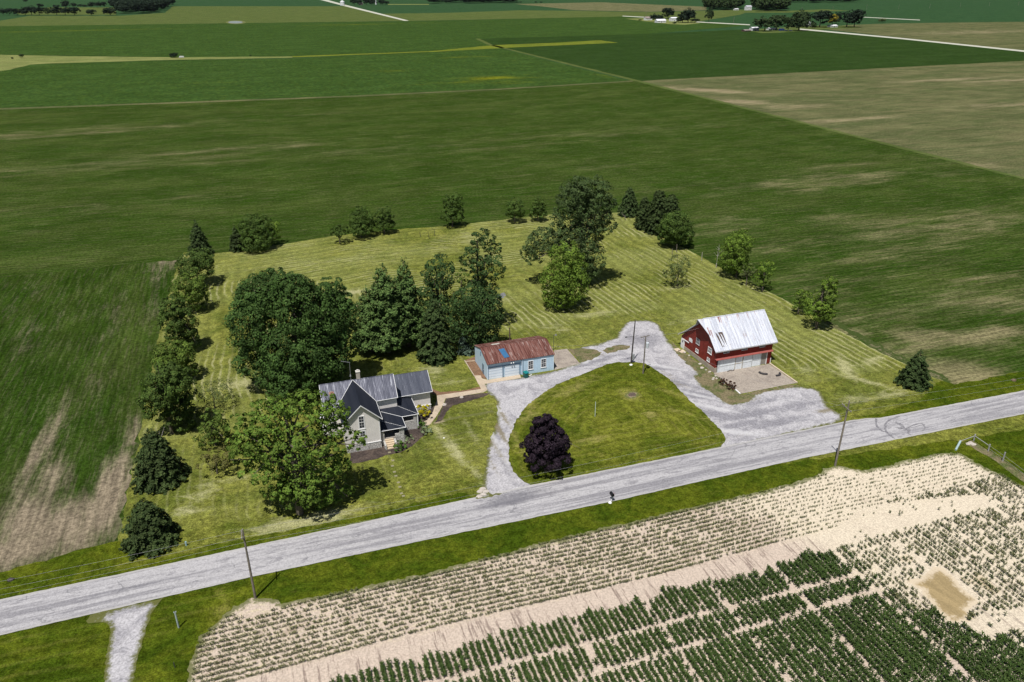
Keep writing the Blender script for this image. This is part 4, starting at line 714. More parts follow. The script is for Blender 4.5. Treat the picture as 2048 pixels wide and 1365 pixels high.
conifer('spruce_tree','dark grey-green spruce on the lawn between farmhouse and garage',(873,732),594,86,'spruce',.32,seed=21,low=.03,bulge=.62)
broad('poplar_tree','tall slim tree with open crown standing behind the garage grove',(960,662),[(962,480,24,24),(945,520,26,30),(982,530,26,34),(968,575,26,26),(955,560,20,22),(990,500,14,16)],'dark',.38,1.1,gap=.25,seed=22,r0=.28)
broad('sapling','small thin tree between the tall dark tree and the slim poplar',(926,640),[(926,560,13,22),(926,595,12,20)],'mid',.36,1.2,seed=23)
broad('linden_tree','rounded dark tree directly behind the blue garage',(945,704),[(940,600,36,34),(968,625,38,42),(930,650,36,44),(965,665,34,34),(985,600,20,24)],'dark',.4,1.5,seed=24)
conifer('blue_spruce','small blue-green spruce tucked behind the garage corner',(930,714),655,40,'blue',.3,seed=25)
broad('cottonwood_tree','huge open-crowned cottonwood, tallest tree on the lawn',(1160,572),[(1150,400,40,40),(1190,390,36,36),(1165,375,32,24),(1185,430,42,36),(1140,435,36,30),(1205,455,28,20),(1085,490,38,34),(1120,470,30,26),(1160,480,44,36),(1180,520,30,38),(1065,505,22,26),(1215,415,22,22),(1160,545,34,30)],'cotton',.42,1.3,gap=.15,clump=.25,seed=26,r0=.55,dep=.8)
broad('maple_tree','bright green maple standing just in front of the huge cottonwood',(1128,618),[(1130,520,32,34),(1115,560,32,34),(1145,565,32,38),(1120,590,34,26),(1150,535,22,30)],'bright',.42,1.5,seed=27)
broad('maple_tree','smallest umbrella-shaped tree at the west end of the north row',(680,488),[(679,462,18,13)],'row',.34,2.2,group=GN,low=.2,seed=30)
broad('maple_tree','round tree left of a close pair in the north row',(723,476),[(723,440,24,24),(722,455,22,18)],'row',.38,2.2,group=GN,low=.2,seed=31)
broad('maple_tree','narrow tree right of a close pair in the north row',(769,468),[(769,432,16,20),(769,448,19,18)],'row',.38,2.2,group=GN,low=.2,seed=32)
broad('maple_tree','tall upright tree standing alone in the middle of the north row',(905,455),[(906,408,18,22),(905,430,21,22)],'row',.38,2.2,group=GN,low=.2,seed=33)
broad('maple_tree','young tree, left of two just west of the cottonwood',(1029,446),[(1030,420,19,22)],'row',.38,2.2,group=GN,low=.2,seed=34)
broad('maple_tree','young tree, right of two just west of the cottonwood',(1075,443),[(1077,410,14,16),(1077,426,18,15)],'row',.38,2.2,group=GN,low=.2,seed=35)
conifer('cedar_tree','reddish dark cedar at the left of the northwest clump',(476,506),452,38,'cedar',.36,group='clump at the northwest of the lawn',seed=36,kind='cedar',bulge=.6)
broad('oak_tree','broad dark tree in the middle of the northwest clump',(512,500),[(505,455,24,26),(522,462,24,28),(512,480,30,22)],'row',.4,2.2,group='clump at the northwest of the lawn',seed=37)
broad('maple_tree','lighter tree at the right of the northwest clump',(546,490),[(546,462,17,20)],'bright',.38,1.1,group='clump at the northwest of the lawn',seed=38)
conifer('spruce_tree','single dark conifer standing left of the dark clump at the northeast corner',(1257,436),373,48,'spruce',.42,group=GE,seed=40,bulge=.6)
conifer('cedar_tree','small dark cedar at the left end of the northeast clump',(1286,462),395,40,'cedar',.4,group=GE,seed=41,kind='cedar',bulge=.38)
conifer('spruce_tree','tall dark conifer in the middle of the northeast clump',(1314,472),380,56,'cedar',.4,group=GE,seed=42,bulge=.38)
conifer('spruce_tree','second tall conifer, right behind the middle one of the northeast clump',(1338,478),388,52,'cedar',.4,group=GE,seed=43,bulge=.38)
broad('maple_tree','round tree at the near right end of the northeast clump',(1352,494),[(1352,448,30,26),(1362,468,26,22),(1340,465,24,24)],'row',.4,2.2,group=GE,low=.13,seed=44)
broad('maple_tree','large oval yellow-green tree on the east edge beside the bare snag',(1472,556),[(1478,490,26,28),(1468,515,28,30),(1475,535,28,22)],'bright',.38,1.6,group=GE,low=.13,seed=45)
broad('sapling','thin pale sapling just right of the large oval east tree',(1492,572),[(1493,550,13,12),(1500,538,14,14)],'sparse',.3,.8,gap=.25,group=GE,low=.13,seed=46)
broad('maple_tree','small upright tree between the large oval tree and the leaning pair',(1524,584),[(1531,540,16,20),(1522,560,17,14)],'bright',.36,1.3,group=GE,low=.13,seed=47)
broad('apple_tree','sparse grey-green tree standing alone on the open east lawn',(1354,574),[(1360,530,22,22),(1348,550,22,18)],'sparse',.3,.7,gap=.2,seed=48)
broad('maple_tree','smaller tree, left of the leaning pair behind the barn',(1596,628),[(1606,595,17,18),(1600,610,16,12)],'bright',.36,1.1,gap=.15,group=GE,low=.13,seed=49)
broad('maple_tree','taller wind-leaned tree, right of the pair behind the barn',(1632,658),[(1660,570,15,20),(1652,598,22,22),(1636,620,28,22),(1650,628,22,18)],'bright',.38,1.4,group=GE,low=.13,seed=50)
conifer('spruce_tree','lone dark spruce beside the road east of the barn',(1826,783),699,76,'spruce',.32,seed=51,bulge=.72,low=.03)
broad('purple_maple','round purple-leaved maple on the grass island by the road',(1096,938),[(1088,853,25,27),(1097,884,41,34),(1073,894,28,32),(1092,906,42,27),(1118,898,24,28),(1093,870,31,30)],'purple',.34,2.6,seed=52)
broad('yellow_shrub','bright yellow rounded shrub against the farmhouse wing',(846,838),[(846,822,15,13)],'yellow',.22,2.,cat='shrub',seed=53)
broad('boxwood_shrub','dense round green shrub beside the front steps',(800,903),[(799,892,14,10)],'shrub',.2,2.,cat='shrub',seed=54)
broad('garden_shrub','leafy green shrub at the porch corner by the walk',(844,858),[(845,850,9,10)],'shrub',.2,1.4,cat='shrub',seed=55)
broad('sage_shrub','pale grey-green shrub beside the walk at the porch corner',(854,868),[(853,860,12,8)],'sage',.2,1.3,cat='shrub',seed=56)
broad('garden_shrub','low thin green plants in the mulch bed below the porch',(822,882),[(815,877,16,7)],'sage',.2,.6,cat='shrub',seed=57,trunk=False)
broad('barberry_shrub','smaller dark red shrub beside the barn apron',(1445,770),[(1445,762,8,7)],'redbush',.22,1.8,cat='shrub',group='dark red shrubs by the barn apron',seed=58)
broad('barberry_shrub','larger dark red shrub at the corner of the barn apron',(1463,779),[(1463,771,11,8)],'redbush',.22,1.8,cat='shrub',group='dark red shrubs by the barn apron',seed=59)
# bare snag
rng=np.random.default_rng(5); B=G(1432,536); s=empty('bare_snag',tuple(B),'slender pale bare dead tree left of the large oval east tree','dead tree',GE); mb=MB(); h=HT(1432,536,490); mb.tube([(0,0,0),(.1,0,h*.5),(.3,.1,h)],[.11,.07,.03],6); mb.build('trunk',BARKL,s); mb=MB()
for k in range(16):
    z_=h*rng.uniform(.35,.95); a=rng.uniform(0,6.28); l=rng.uniform(.6,1.8)*(1.3-z_/h); mb.tube([(.1,0,z_),(.1+l*math.cos(a),l*math.sin(a),z_+l*.7)],[.03,.008],4)
mb.build('branches',BARKL,s)

# ---- distant trees and woods (shared variants)
FV={}
def far_mesh(mat,v):
    if (mat,v) in FV: return FV[(mat,v)]
    rng=np.random.default_rng(100+v); bl=[((0,0,.56),.42,.42,.40)]+[(np.array([rng.uniform(-.25,.25),rng.uniform(-.25,.25),rng.uniform(.35,.8)]),.26,.26,.22) for _ in range(5)]
    C,N_=crown_pts(bl,.075,1.1,rng,.1,.34,nc=16); C=C[C[:,2]>.04] if False else C
    k=np.ones(len(C),bool); V,F=quads(C[k],N_[k],.10,rng); m1=np_mesh('crown',V,F,lm(mat))
    mb=MB(); mb.tube([(0,0,-.01),(0,0,.55)],[.03,.012],6); m2=np_mesh('trunk',np.array(mb.v),mb.f,BARK); FV[(mat,v)]=(m1,m2); return FV[(mat,v)]
def fartree(base,w_,top,label,group,mat='far',v=0,name='tree',cat='tree'):
    B=G(*base); dpt=(B-CP)@FW; sx=w_*dpt/FPX*1.0; h=HT(base[0],base[1],top); m1,m2=far_mesh(mat,v%4)
    r=empty(name,tuple(B),label,cat,group,rz=v*1.3); a=link('crown',m1,r); b=link('trunk',m2,r); r.scale=(sx/.74,sx/.74,h*1.02); return r
gr='far tree row at the upper left'
front=[(8,11,17,'far'),(19,12,17,'far'),(35,18,18,'far'),(51,15,14,'far'),(64,17,12,'far'),(79,17,15,'far'),(96.5,11,16,'farmid'),(114,16,10,'far'),(131,18,15,'far'),(150,20,15,'far'),(183,16,20,'far'),(221,21,15,'far')]
fl_=['leftmost small dark tree of the far front row','second small dark tree from the left in the far front row','low round tree, third in the far front row','broad dark tree, fourth in the far front row','tallest-topped tree, fifth in the far front row','dark tree, sixth in the far front row','thin pale see-through tree in the far front row','tall ragged tree right of the thin pale one, far front row','wide tree, left of two merged ones in the far front row','wide tree, right of two merged ones in the far front row','lone round bush-like tree standing apart in the far front row','rounded tree between the lone one and the far wood']
for i,(x,w_,t,m) in enumerate(front): fartree((x,31),w_,t,fl_[i],gr,m,i)
back=[(51,7,0,5),(81,11,8,16),(131,14,1,16),(147,10,6,15.5),(160,8,9,15),(170,9,10,15),(183,9,4,15.5),(196,14,4,15.5),(209,9,4,15),(228,13,5,16)]
bl_=['small dark tree alone in the field beyond both far tree rows','tree peeping over the front row, left end of the far back row','tallest tree of the far back row','short round tree right of the tallest in the back row','low bush, left of a pair in the far back row','low bush, right of a pair in the far back row','narrow upright tree in the far back row','broad cone-shaped tree in the far back row','narrow tree beside the cone-shaped one in the back row','round tree touching the left edge of the far wood']
for i,(x,w_,t,b) in enumerate(back): fartree((x,b),w_,t,bl_[i],'far back tree row at the upper left','far',i+1)
fartree((43.7,117),7,108.5,'small lone tree on the pale grass strip far left','field trees on the grass strip','farmid',1); fartree((25,119),4,115,'tiny sapling left of the lone tree on the pale grass strip','field trees on the grass strip','farmid',2,'sapling')
fartree((347,115.5),15,106,'round dark bush on the grass strip between corn fields','field trees on the grass strip','far',3,'bush','bush')
fartree((501,112.8),4,110,'tiny bush at the edge of the corn near the strip end','field trees on the grass strip','farmid',1,'bush','bush')
def wood(name,label,pts,n,seed,mat='far',hpx=22,wpx=18):
    rng=np.random.default_rng(seed); poly=np.array(GP(pts)); P=[]; lo,hi=poly.min(0),poly.max(0)
    pp=np.array(pts,float); lo,hi=pp.min(0),pp.max(0)
    while len(P)<n:
        q=lo+(hi-lo)*rng.random(2)
        if inpoly(q[None],pts)[0]: P.append(G(*q)[:2])
    V=[];F=[];off=0
    for i,q in enumerate(P):
        m1,_=far_mesh(mat,i%4); c=np.empty(len(m1.vertices)*3,np.float32); m1.vertices.foreach_get('co',c); c=c.reshape(-1,3); B=np.array([q[0],q[1],0]); d=(B-CP)@FW
        s=1.35*wpx*d/FPX*rng.uniform(.8,1.25); h=hpx*1.15*rng.uniform(.8,1.15); a=rng.uniform(0,6.28); R=np.array([[math.cos(a),-math.sin(a)],[math.sin(a),math.cos(a)]])
        cc=c.copy(); cc[:,:2]=(c[:,:2]@R.T)*s; cc[:,2]*=h; V.append(cc+B); F.append(np.arange(len(c)).reshape(-1,4)+off); off+=len(c)
    o=link(name,np_mesh(name,np.concatenate(V),np.concatenate(F),lm(mat))); tag(o,label,'woods',kind='stuff'); return o
wood('far_wood','dark rounded wood beyond the tree rows at the upper left',[(238,27),(275,28),(305,28),(325,22),(344,12),(345,3),(235,8),(232,15)],110,1,hpx=22,wpx=19)
wood('far_wood','long dark wood at the top edge of the picture, right of centre',[(862,8.5),(1027,6.5),(1027,2),(862,3)],80,2,hpx=20,wpx=16)
wood('far_wood','green wood at the top beside the far white house, left part',[(1415,21),(1470,21),(1478,17),(1478,10),(1415,10)],60,3,'farmid',hpx=23,wpx=18)
wood('far_wood','green wood at the top beside the far white house, right part',[(1510,23.5),(1567,23.5),(1567,12),(1508,12)],60,4,'farmid',hpx=23,wpx=18)
wood('far_wood','long dark far wood at the top right edge',[(1575,6.5),(1715,6),(1715,1),(1575,1)],70,5,hpx=20,wpx=14)
gb='trees round the distant white farmstead'
for i,(x,b,t,w_,m,l) in enumerate([(1311,44,28,15,'far','dark tree left of the white sheds of the middle farmstead'),(1319,45,31,11,'far','small dark tree against the white sheds of the middle farmstead'),(1336,38,17,21,'far','tall dark tree behind the white sheds of the middle farmstead'),(1365,46,24,20,'far','tree at the left of the big pair on the middle farmstead'),(1376,46,17,22,'far','largest tree at the right of the middle farmstead'),(1389,46,38,15,'far','low bush at the right end of the middle farmstead'),(1357,46,36,11,'farmid','small tree in front of the far white building'),(1349,48,44,7,'far','tiny bush on the grass before the middle farmstead'),(1417,45,17,13,'farmid','thin scraggly lone tree with pale trunk right of the middle farmstead'),(1280,42,39,6,'farmid','tiny bush left of the brown-roofed house')]): fartree((x,b),w_,t,l,gb,m,i)
gc='trees round the distant farmstead by the white road'
for i,(x,b,t,w_,m,l) in enumerate([(1529,63,34,30,'farmid','large tree at the left end of the farmstead by the white road'),(1552,61,31,32,'farmid','large tree joined to the leftmost one by the white road'),(1576,63,36,15,'farmid','smaller tree above the parked vehicles by the white road'),(1597,62,29,30,'farmid','round tree where the white road meets the farmstead'),(1600,52,21,30,'farmid','tree behind the round tree by the white road'),(1639,55,22,32,'far','dark round tree right of the grey-roofed house'),(1664,51,29,18,'gold','golden-yellow tree in the farmstead row'),(1672,48,24,15,'far','dark tree behind the golden one'),(1693,55,22,30,'far','very dark large tree near the right end of the row'),(1708,55,20,26,'far','very dark large tree at the right end of the row'),(1625,57,46,13,'farmid','small bush in front of the grey-roofed house'),(1764,45,37,11,'olive' if False else 'sparse','lone pale bush in the field right of the farmstead')]): fartree((x,b),w_,t,l,gc,m,i)
for i,(x,b,t,w_) in enumerate([(709,10.5,-2,11),(718,10.5,0,10),(733,10.5,-3,13),(744,10.5,-2,12),(762,10.5,-1,14),(771,10.5,3,12)]): fartree((x,b),w_,t,['leftmost','second from left','third from left','fourth from left','fifth from left','rightmost'][i]+' dark tree of the farmstead near the white grain bin','trees near the white grain bin','far',i)
for i,x in enumerate((1035,1041,1072,1082)): fartree((x,6),5,3.5,['first','second','third','fourth'][i]+' tiny bush from the left beyond the long dark wood','tiny bushes beyond the wood','far',i,'bush','bush')
# ---- distant buildings
def farhouse(name,label,x0,x1,base,eave,ridge,wallm,roofm,cat='house',depth=9,win=True):
    B=G((x0+x1)/2,base); dpt=(B-CP)@FW; W=(x1-x0)*dpt/FPX; he=HT((x0+x1)/2,base,eave); hr=max(HT((x0+x1)/2,base,ridge)*.8,he+1.2); r=empty(name,tuple(B),label,cat,'distant farm buildings'); D=min(depth,W)
    m=MB(); m.prism([(-W/2,0,0),(-W/2,D,0),(-W/2,D,he),(-W/2,D/2,hr),(-W/2,0,he)],(W,0,0)); m.build('wall',wallm,r)
    m=MB(); slab(m,[(-W/2-.3,-.4,he+.02),(W/2+.3,-.4,he+.02),(W/2+.3,D/2,hr+.15),(-W/2-.3,D/2,hr+.15)],.12); slab(m,[(-W/2-.3,D+.4,he+.02),(W/2+.3,D+.4,he+.02),(W/2+.3,D/2,hr+.15),(-W/2-.3,D/2,hr+.15)],.12); m.build('roof',roofm,r)
    if win:
        for k in (-.28,.28):
            m=MB(); m.box((W*k-.5,-.05,he*.4),(W*k+.5,.02,he*.4+1.2)); m.build('window',GLASS,r)
        m=MB(); m.box((-.5,-.05,0),(.5,.02,2.1)); m.build('door',DKM,r)
W1=flat('far_white_wall',(.62,.63,.64),.7,.05); R1_=flat('far_grey_roof',(.42,.42,.46),.6,.1); R2=flat('far_white_roof',(.65,.65,.68),.5,.05); R3=flat('far_brown_roof',(.22,.18,.17),.8,.1)
for a in [('house','low brown-roofed house at the left end of the middle farmstead',1291,1305,41,37,32,W1,R3),('shed','white metal shed partly hidden by dark trees, middle farmstead',1313,1333,46,42,37,W1,R2),('barn','white barn behind the sheds of the middle farmstead',1342,1356,43,37,33,W1,R2),
 ('house','white house between two green woods at the top right',1492,1504,21,14,9,W1,R1_),('shed','small white shed left of the far white house',1470,1478,21,18.5,17,W1,R2),
 ('barn','white barn with dark opening at the left end of the roadside farmstead',1504,1519,62,57,53,W1,R2),('shed','low brown shed left of the roadside farmstead barn',1489,1503,63.5,61.5,60,flat('far_brown',(.14,.08,.07),.8),R3),('shed','long low white shed under the big roadside trees',1538,1556,61,58,55.5,W1,R2),
 ('house','grey-roofed house among the roadside farmstead trees',1612,1623,53,47,42,W1,R1_),('shed','white open shed below the golden-yellow tree',1661,1677,55,52,49.5,W1,R2),('house','small house with dull red-brown roof near the grain bin',718,726,10.5,7,4,flat('far_tan_wall',(.25,.2,.18),.8),R3)]: farhouse(*a,cat=a[0])
m=G(1562,62); v=MB(tuple(m)); d=(m-CP)@FW; v.box((m[0]-3.2,m[1]-1.2,.5),(m[0]+3.2,m[1]+1.2,2.9)); v.box((m[0]+3.21,m[1]-1.1,.6),(m[0]+4.8,m[1]+1.1,2.2))
for dx in (-2.2,2.6): v.tube([(m[0]+dx,m[1]-1.25,.5),(m[0]+dx,m[1]+1.25,.5)],.5,12)
tag(v.build('parked_truck',flat('dark_blue_paint',(.02,.04,.16),.4)),'dark blue truck parked under the trees of the roadside farmstead','truck')
for i,x in enumerate((1572,1581)):
    m=G(x,62.5); v=MB(tuple(m)); v.prism([(m[0]-2.2,m[1]-.9,.4),(m[0]+2.2,m[1]-.9,.4),(m[0]+2.2,m[1]-.9,.95),(m[0]+1.2,m[1]-.9,1.0),(m[0]+.7,m[1]-.9,1.5),(m[0]-1.2,m[1]-.9,1.5),(m[0]-1.9,m[1]-.9,1.0),(m[0]-2.2,m[1]-.9,.9)],(0,1.8,0))
    for dx in (-1.4,1.4): v.tube([(m[0]+dx,m[1]-.95,.35),(m[0]+dx,m[1]+.95,.35)],.35,10)
    tag(v.build('parked_car',flat('white_paint',(.65,.65,.66),.3)),['left','right'][i]+' one of two white cars parked by the roadside farmstead','car','white cars by the farmstead')
m=G(685,11.5); gbn=empty('grain_bin',tuple(m),'white round grain bin beside the far pale road','grain bin'); v=MB(); v.tube([(0,0,0),(0,0,11)],7,20); v.build('wall',W1,gbn); v=MB(); v.tube([(0,0,11),(0,0,14.5)],[7.4,1],20); v.build('roof',R2,gbn)
m=G(752,9.8); v=MB(tuple(m)); v.tube([m,m+np.array([0,0,18])],2.2,14); v.tube([m+np.array([0,0,18]),m+np.array([0,0,19.5])],[2.2,.8],14); tag(v.build('silo',W1),'tall slim white silo among the dark trees near the grain bin','silo')
m=G(363,116); v=MB(tuple(m)); v.prism([(m[0]-2.5,m[1],.3),(m[0]+2.5,m[1],.3),(m[0]+2,m[1],1.4),(m[0]-1.6,m[1],1.6)],(0,1.6,0)); tag(v.build('farm_implement',W1),'small white farm implement beside the dark bush on the grass strip','machinery')

# ================================================================ POLES, WIRES, SMALL THINGS
def pole(base,h,label,arm=None,armz=.94,r=.15,group='utility poles',lean=(0,0),mat=WOODP,name='utility_pole'):
    B=G(*base); root=empty(name,tuple(B),label,'utility pole',group); m=MB(); m.tube([(0,0,-.2),(lean[0]*.5,lean[1]*.5,h*.5),(lean[0],lean[1],h)],[r,r*.85,r*.62],10); m.build('post',mat,root)
    if arm:
        a=np.array([math.cos(arm[1]),math.sin(arm[1]),0]); z_=h*armz; c=np.array([lean[0]*armz,lean[1]*armz,z_])+np.array([a[1],-a[0],0])*(r+.05)*-1
        m=MB(); p=np.array([-a[1],a[0],0]); L=arm[0]/2; m.prism([c-a*L-p*.05+[0,0,-.06],c+a*L-p*.05+[0,0,-.06],c+a*L-p*.05+[0,0,.06],c-a*L-p*.05+[0,0,.06]],p*.1); m.tube([c-a*L*.55,c+np.array([0,0,-.7])-p*.08],.02,5); m.tube([c+a*L*.55,c+np.array([0,0,-.7])-p*.08],.02,5); m.build('crossarm',mat,root)
        m=MB()
        for t in (-.92,.55,.92): q=c+a*L*t; m.tube([q+[0,0,.06],q+[0,0,.13],q+[0,0,.2]],[.03,.06,.035],8)
        m.tube([(lean[0],lean[1],h),(lean[0],lean[1],h+.15)],[.06,.03],8); m.build('insulator',flat('porcelain',(.35,.33,.32),.3),root)
    return root,B
p1,B1=pole((511,1197),10.15,'weathered utility pole nearest the road at the lower left',(1.5,math.pi/2),.93,lean=(0,-.1))
p2,B2=pole((1670,932),11.0,'utility pole with crossarm beside the road across from the barn',(2.4,math.pi/2-.15),.9,r=.16,lean=(.25,0))
pt2,B3=pole((1262,727),HT(1262,727,642),'darker taller pole at the top of the grass island',None,r=.15,group='poles in the drive',mat=flat('creosote_wood',(.05,.042,.038),.9,.3),lean=(.3,0))
p4,B4=pole((1286,748),HT(1286,748,673),'pole with grey transformer at the top of the grass island',(1.9,.12),.985,r=.14,group='poles in the drive')
h4=HT(1286,748,673); h3=HT(1262,727,642)
m=MB(); m.tube([(.42,-.1,h4-2.3),(.42,-.1,h4-1.35)],.26,14); m.tube([(.42,-.1,h4-1.35),(.42,-.1,h4-1.25)],[.28,.2],14); m.tube([(.36,-.1,h4-1.3),(.36,-.1,h4-1.0)],.05,6); m.build('transformer',flat('transformer_grey',(.50,.54,.58),.4,.05),p4)
m=MB(); m.tube([(.1,0,h3*.63),(-1.3,.1,h3*.64)],.04,6); m.tube([(-1.1,.1,h3*.64),(-1.45,.1,h3*.635)],[.1,.14],8); m.build('lamp_arm',DKM,pt2)
m=MB(); m.box((.1,-.35,.9),(.5,-.1,2.0)); m.build('meter_box',flat('meter_grey',(.3,.31,.33),.5),pt2)
def wire(name,label,a,b,sag,r=.008,group='overhead wires'):
    a,b=np.array(a,float),np.array(b,float); pts=[]
    for i in range(25):
        t=i/24; q=a+(b-a)*t; q[2]-=4*sag*t*(1-t); pts.append(q)
    m=MB(tuple(a)); m.tube(pts,r,4,False); tag(m.build(name,flat('wire_grey',(.30,.30,.31),.5)),label,'wire',group)
T1=B1+np.array([0,-.1,9.5]); T2=B2+np.array([.22,0,9.9])
for k,dy in enumerate((-.65,.65)): wire('power_line','overhead power line between the two roadside poles, '+['southern','northern'][k]+' of the pair',T1+[0,dy,.1],T2+[0,dy*1.6,.1],.9)
wire('power_line','lower neutral wire strung between the two roadside poles',T1+[0,.1,-1.2],T2+[0,.1,-1.2],1.1)
for k,dy in enumerate((-.65,.65)): wire('power_line','overhead power line running west from the lower left pole, '+['southern','northern'][k]+' of the pair',T1+[0,dy,.1],T1+[-60,dy+2,.1],1.0); wire('power_line','overhead power line running east from the pole opposite the barn, '+['southern','northern'][k]+' of the pair',T2+[0,dy*1.6,.1],T2+[75,dy-2,.1],1.0)
wire('power_line','lower neutral wire running west from the lower left pole',T1+[0,.1,-1.2],T1+[-60,2,-1.2],1.)
wire('service_wire','thin wire from the transformer pole across to the darker pole',B4+np.array([-.8,-.1,h4-.1]),B3+np.array([.2,0,h3*.64]),.2); wire('service_wire','service wire from the transformer pole to the roadside pole opposite the barn',B4+np.array([.8,0,h4-.1]),T2,1.)
wire('service_wire','service wire from the darker pole to the blue garage',B3+np.array([0,0,h3*.6]),(48.1,122,4.0),.4); wire('service_wire','service wire from the darker pole towards the red barn',B3+np.array([.1,0,h3*.62]),(75.5,114,7.3),.4)
# far poles
for i,(x,t,b) in enumerate([(1292,24,33),(1467,34,47),(1603,15,25),(1665,13,23),(1733,10,20),(1797,10,19),(1859,8,17),(1920,6,15),(1978,5,13),(2036,2,12)]):
    B=G(x,b); h=HT(x,b,t); m=MB(tuple(B)); m.tube([B,B+np.array([0,0,h])],[.28,.2],6); m.box((B[0]-1.2,B[1]-.1,h*.93),(B[0]+1.2,B[1]+.1,h*.93+.2))
    tag(m.build('utility_pole',WOODP),['distant pole at the brown-roofed house','distant pole right of the scraggly lone tree','first','second','third','fourth','fifth','sixth','seventh','eighth'][i]+('' if i<2 else ' thin pole from the left in the far pole line at the top right'),'utility pole','distant utility poles')
# mailbox
B=G(1222.5,1003); mbx=empty('mailbox',tuple(B),'black mailbox leaning on a white post at the road edge','mailbox'); m=MB(); m.tube([(0,0,0),(.12,0,.55),(.08,0,1.05)],.06,8); m.build('post',WHITE,mbx)
m=MB(); q=[(0.06+dx,-.35,1.0+dz) for dx,dz in ((-.2,0),(.2,0),(.2,.25),(.13,.38),(0,.43),(-.13,.38),(-.2,.25))]; m.prism(q,(0,.75,0)); m.build('box',flat('black_box',(.012,.012,.014),.4),mbx); m=MB(); m.box((.27,-.2,1.2),(.29,-.1,1.45)); m.build('flag',flat('flag_red',(.3,.02,.02),.5),mbx)
m=MB(tuple(G(1220,1006))); c=G(1220,1006); m.tube([c,c+np.array([0,0,.2])],[.3,.15],8); tag(m.build('stone',WHITE),'white painted stone at the foot of the mailbox','stone')
# trash bin
B=G(1051.5,756); tb=empty('trash_bin',tuple(B),'dark green wheeled trash bin in front of the blue garage','trash bin',rz=.2); TG=flat('bin_green',(.005,.10,.085),.45,.06)
m=MB(); m.add([(-.3,-.35,.08),(.3,-.35,.08),(.3,.35,.08),(-.3,.35,.08),(-.4,-.45,1.1),(.4,-.45,1.1),(.4,.45,1.1),(-.4,.45,1.1)],[(0,3,2,1),(4,5,6,7),(0,1,5,4),(1,2,6,5),(2,3,7,6),(3,0,4,7)]); m.build('body',TG,tb,bevel=.03); m=MB(); m.prism([(-.43,-.5,1.11),(-.43,.5,1.14),(-.43,.4,1.24),(-.43,-.4,1.2)],(.86,0,0)); m.build('lid',flat('lid_teal',(.004,.16,.16),.4),tb)
for s_ in (-.36,.36):
    m=MB(); m.tube([(s_-.04,.38,.14),(s_+.04,.38,.14)],.14,12); m.build('wheel',DKM,tb)
m=MB(tuple(G(1058,753))); c=G(1058,753); m.tube([c+[0,0,.06],c+[.7,.4,.1]],.06,6); tag(m.build('pipe_end',WHITE),'short white pipe on the gravel beside the trash bin','pipe')
# simple posts
def post(name,label,base,top,r,mat,group=None,cat='post',cap=None):
    B=G(*base); h=HT(base[0],base[1],top); m=MB(tuple(B)); m.tube([B,B+np.array([0,0,h])],[r,r*.9],8)
    if cap: m.box((B[0]-cap,B[1]-.06,h-.1),(B[0]+cap,B[1]+.06,h))
    o=m.build(name,mat); tag(o,label,cat,group); return o
TEAL=flat('teal_cover',(.25,.38,.40),.5)
post('marker_pole','slim white and green pole standing in the middle of the grass island',(1190,834),804,.05,flat('pale_pole',(.55,.65,.60),.5)); post('utility_pedestal','pale blue-green utility pedestal beside the corner cedar by the road',(373,1092),1084,.13,TEAL)
post('water_hydrant','pale yard hydrant on the grass beside the gravel side drive',(357.5,1256),1224,.10,flat('hydrant_grey',(.36,.42,.42),.5),cat='hydrant',cap=.14); post('gas_marker','dark slim stake on the grass below the pale yard hydrant',(350,1336),1325,.05,DKM)
for i,(x,b,t) in enumerate([(840.6,475,464),(858,478,467),(869,472,460)]): post('clothesline_post',['left','middle (nearest)','right'][i]+' dark slim post of three on the north lawn',(x,b),t,.06,DKM,'three dark posts on the north lawn')
for i,(x,b,t) in enumerate([(1344,510,498),(1352.7,505,489),(1403,522,505)]): post('fence_post',['short brown wooden','taller grey wooden','pale thin'][i]+' fence post on the northeast lawn edge',(x,b),t,.08,WOODP if i<2 else BARKL,'old fence posts at the northeast')
fg=empty('wooden_gate',tuple(G(1247,438)),'small grey wooden rail gate below the single dark conifer','gate'); O=np.array(G(1247,438))
a,b=np.array(G(1243.5,435)),np.array(G(1250,441))
for q in (a,b): m=MB(tuple(O)); m.tube([q,q+np.array([0,0,1.5])],.1,6); m.build('post',WOODP,fg)
m=MB(tuple(O)); m.tube([a+[0,0,1.1],b+[0,0,1.1]],.06,6); m.build('rail',WOODP,fg)
c=np.array([42.6,129.4,0]); m=MB(tuple(c)); m.tube([c,c+[0,0,5.6]],[.13,.11],8); m.tube([c+[0,0,4.0],c+[0,0,4.25]],.16,8); tag(m.build('wooden_post',flat('brown_post',(.09,.06,.05),.9)),'dark brown post rising behind the rusty garage roof','post')
B=G(1107,701); h=HT(1107,701,670); lp=empty('yard_lamp',tuple(B),'thin yard lamp post at the corner of the garage apron','lamp post'); m=MB(); m.tube([(0,0,0),(0,0,h)],.045,6); m.build('post',DKM,lp); m=MB(); m.tube([(0,0,h-.1),(.5,0,h)],.03,5); m.tube([(.45,0,h+.05),(.45,0,h-.2)],[.12,.2],8); m.build('lamp_head',flat('lamp_grey',(.2,.2,.2),.4),lp)
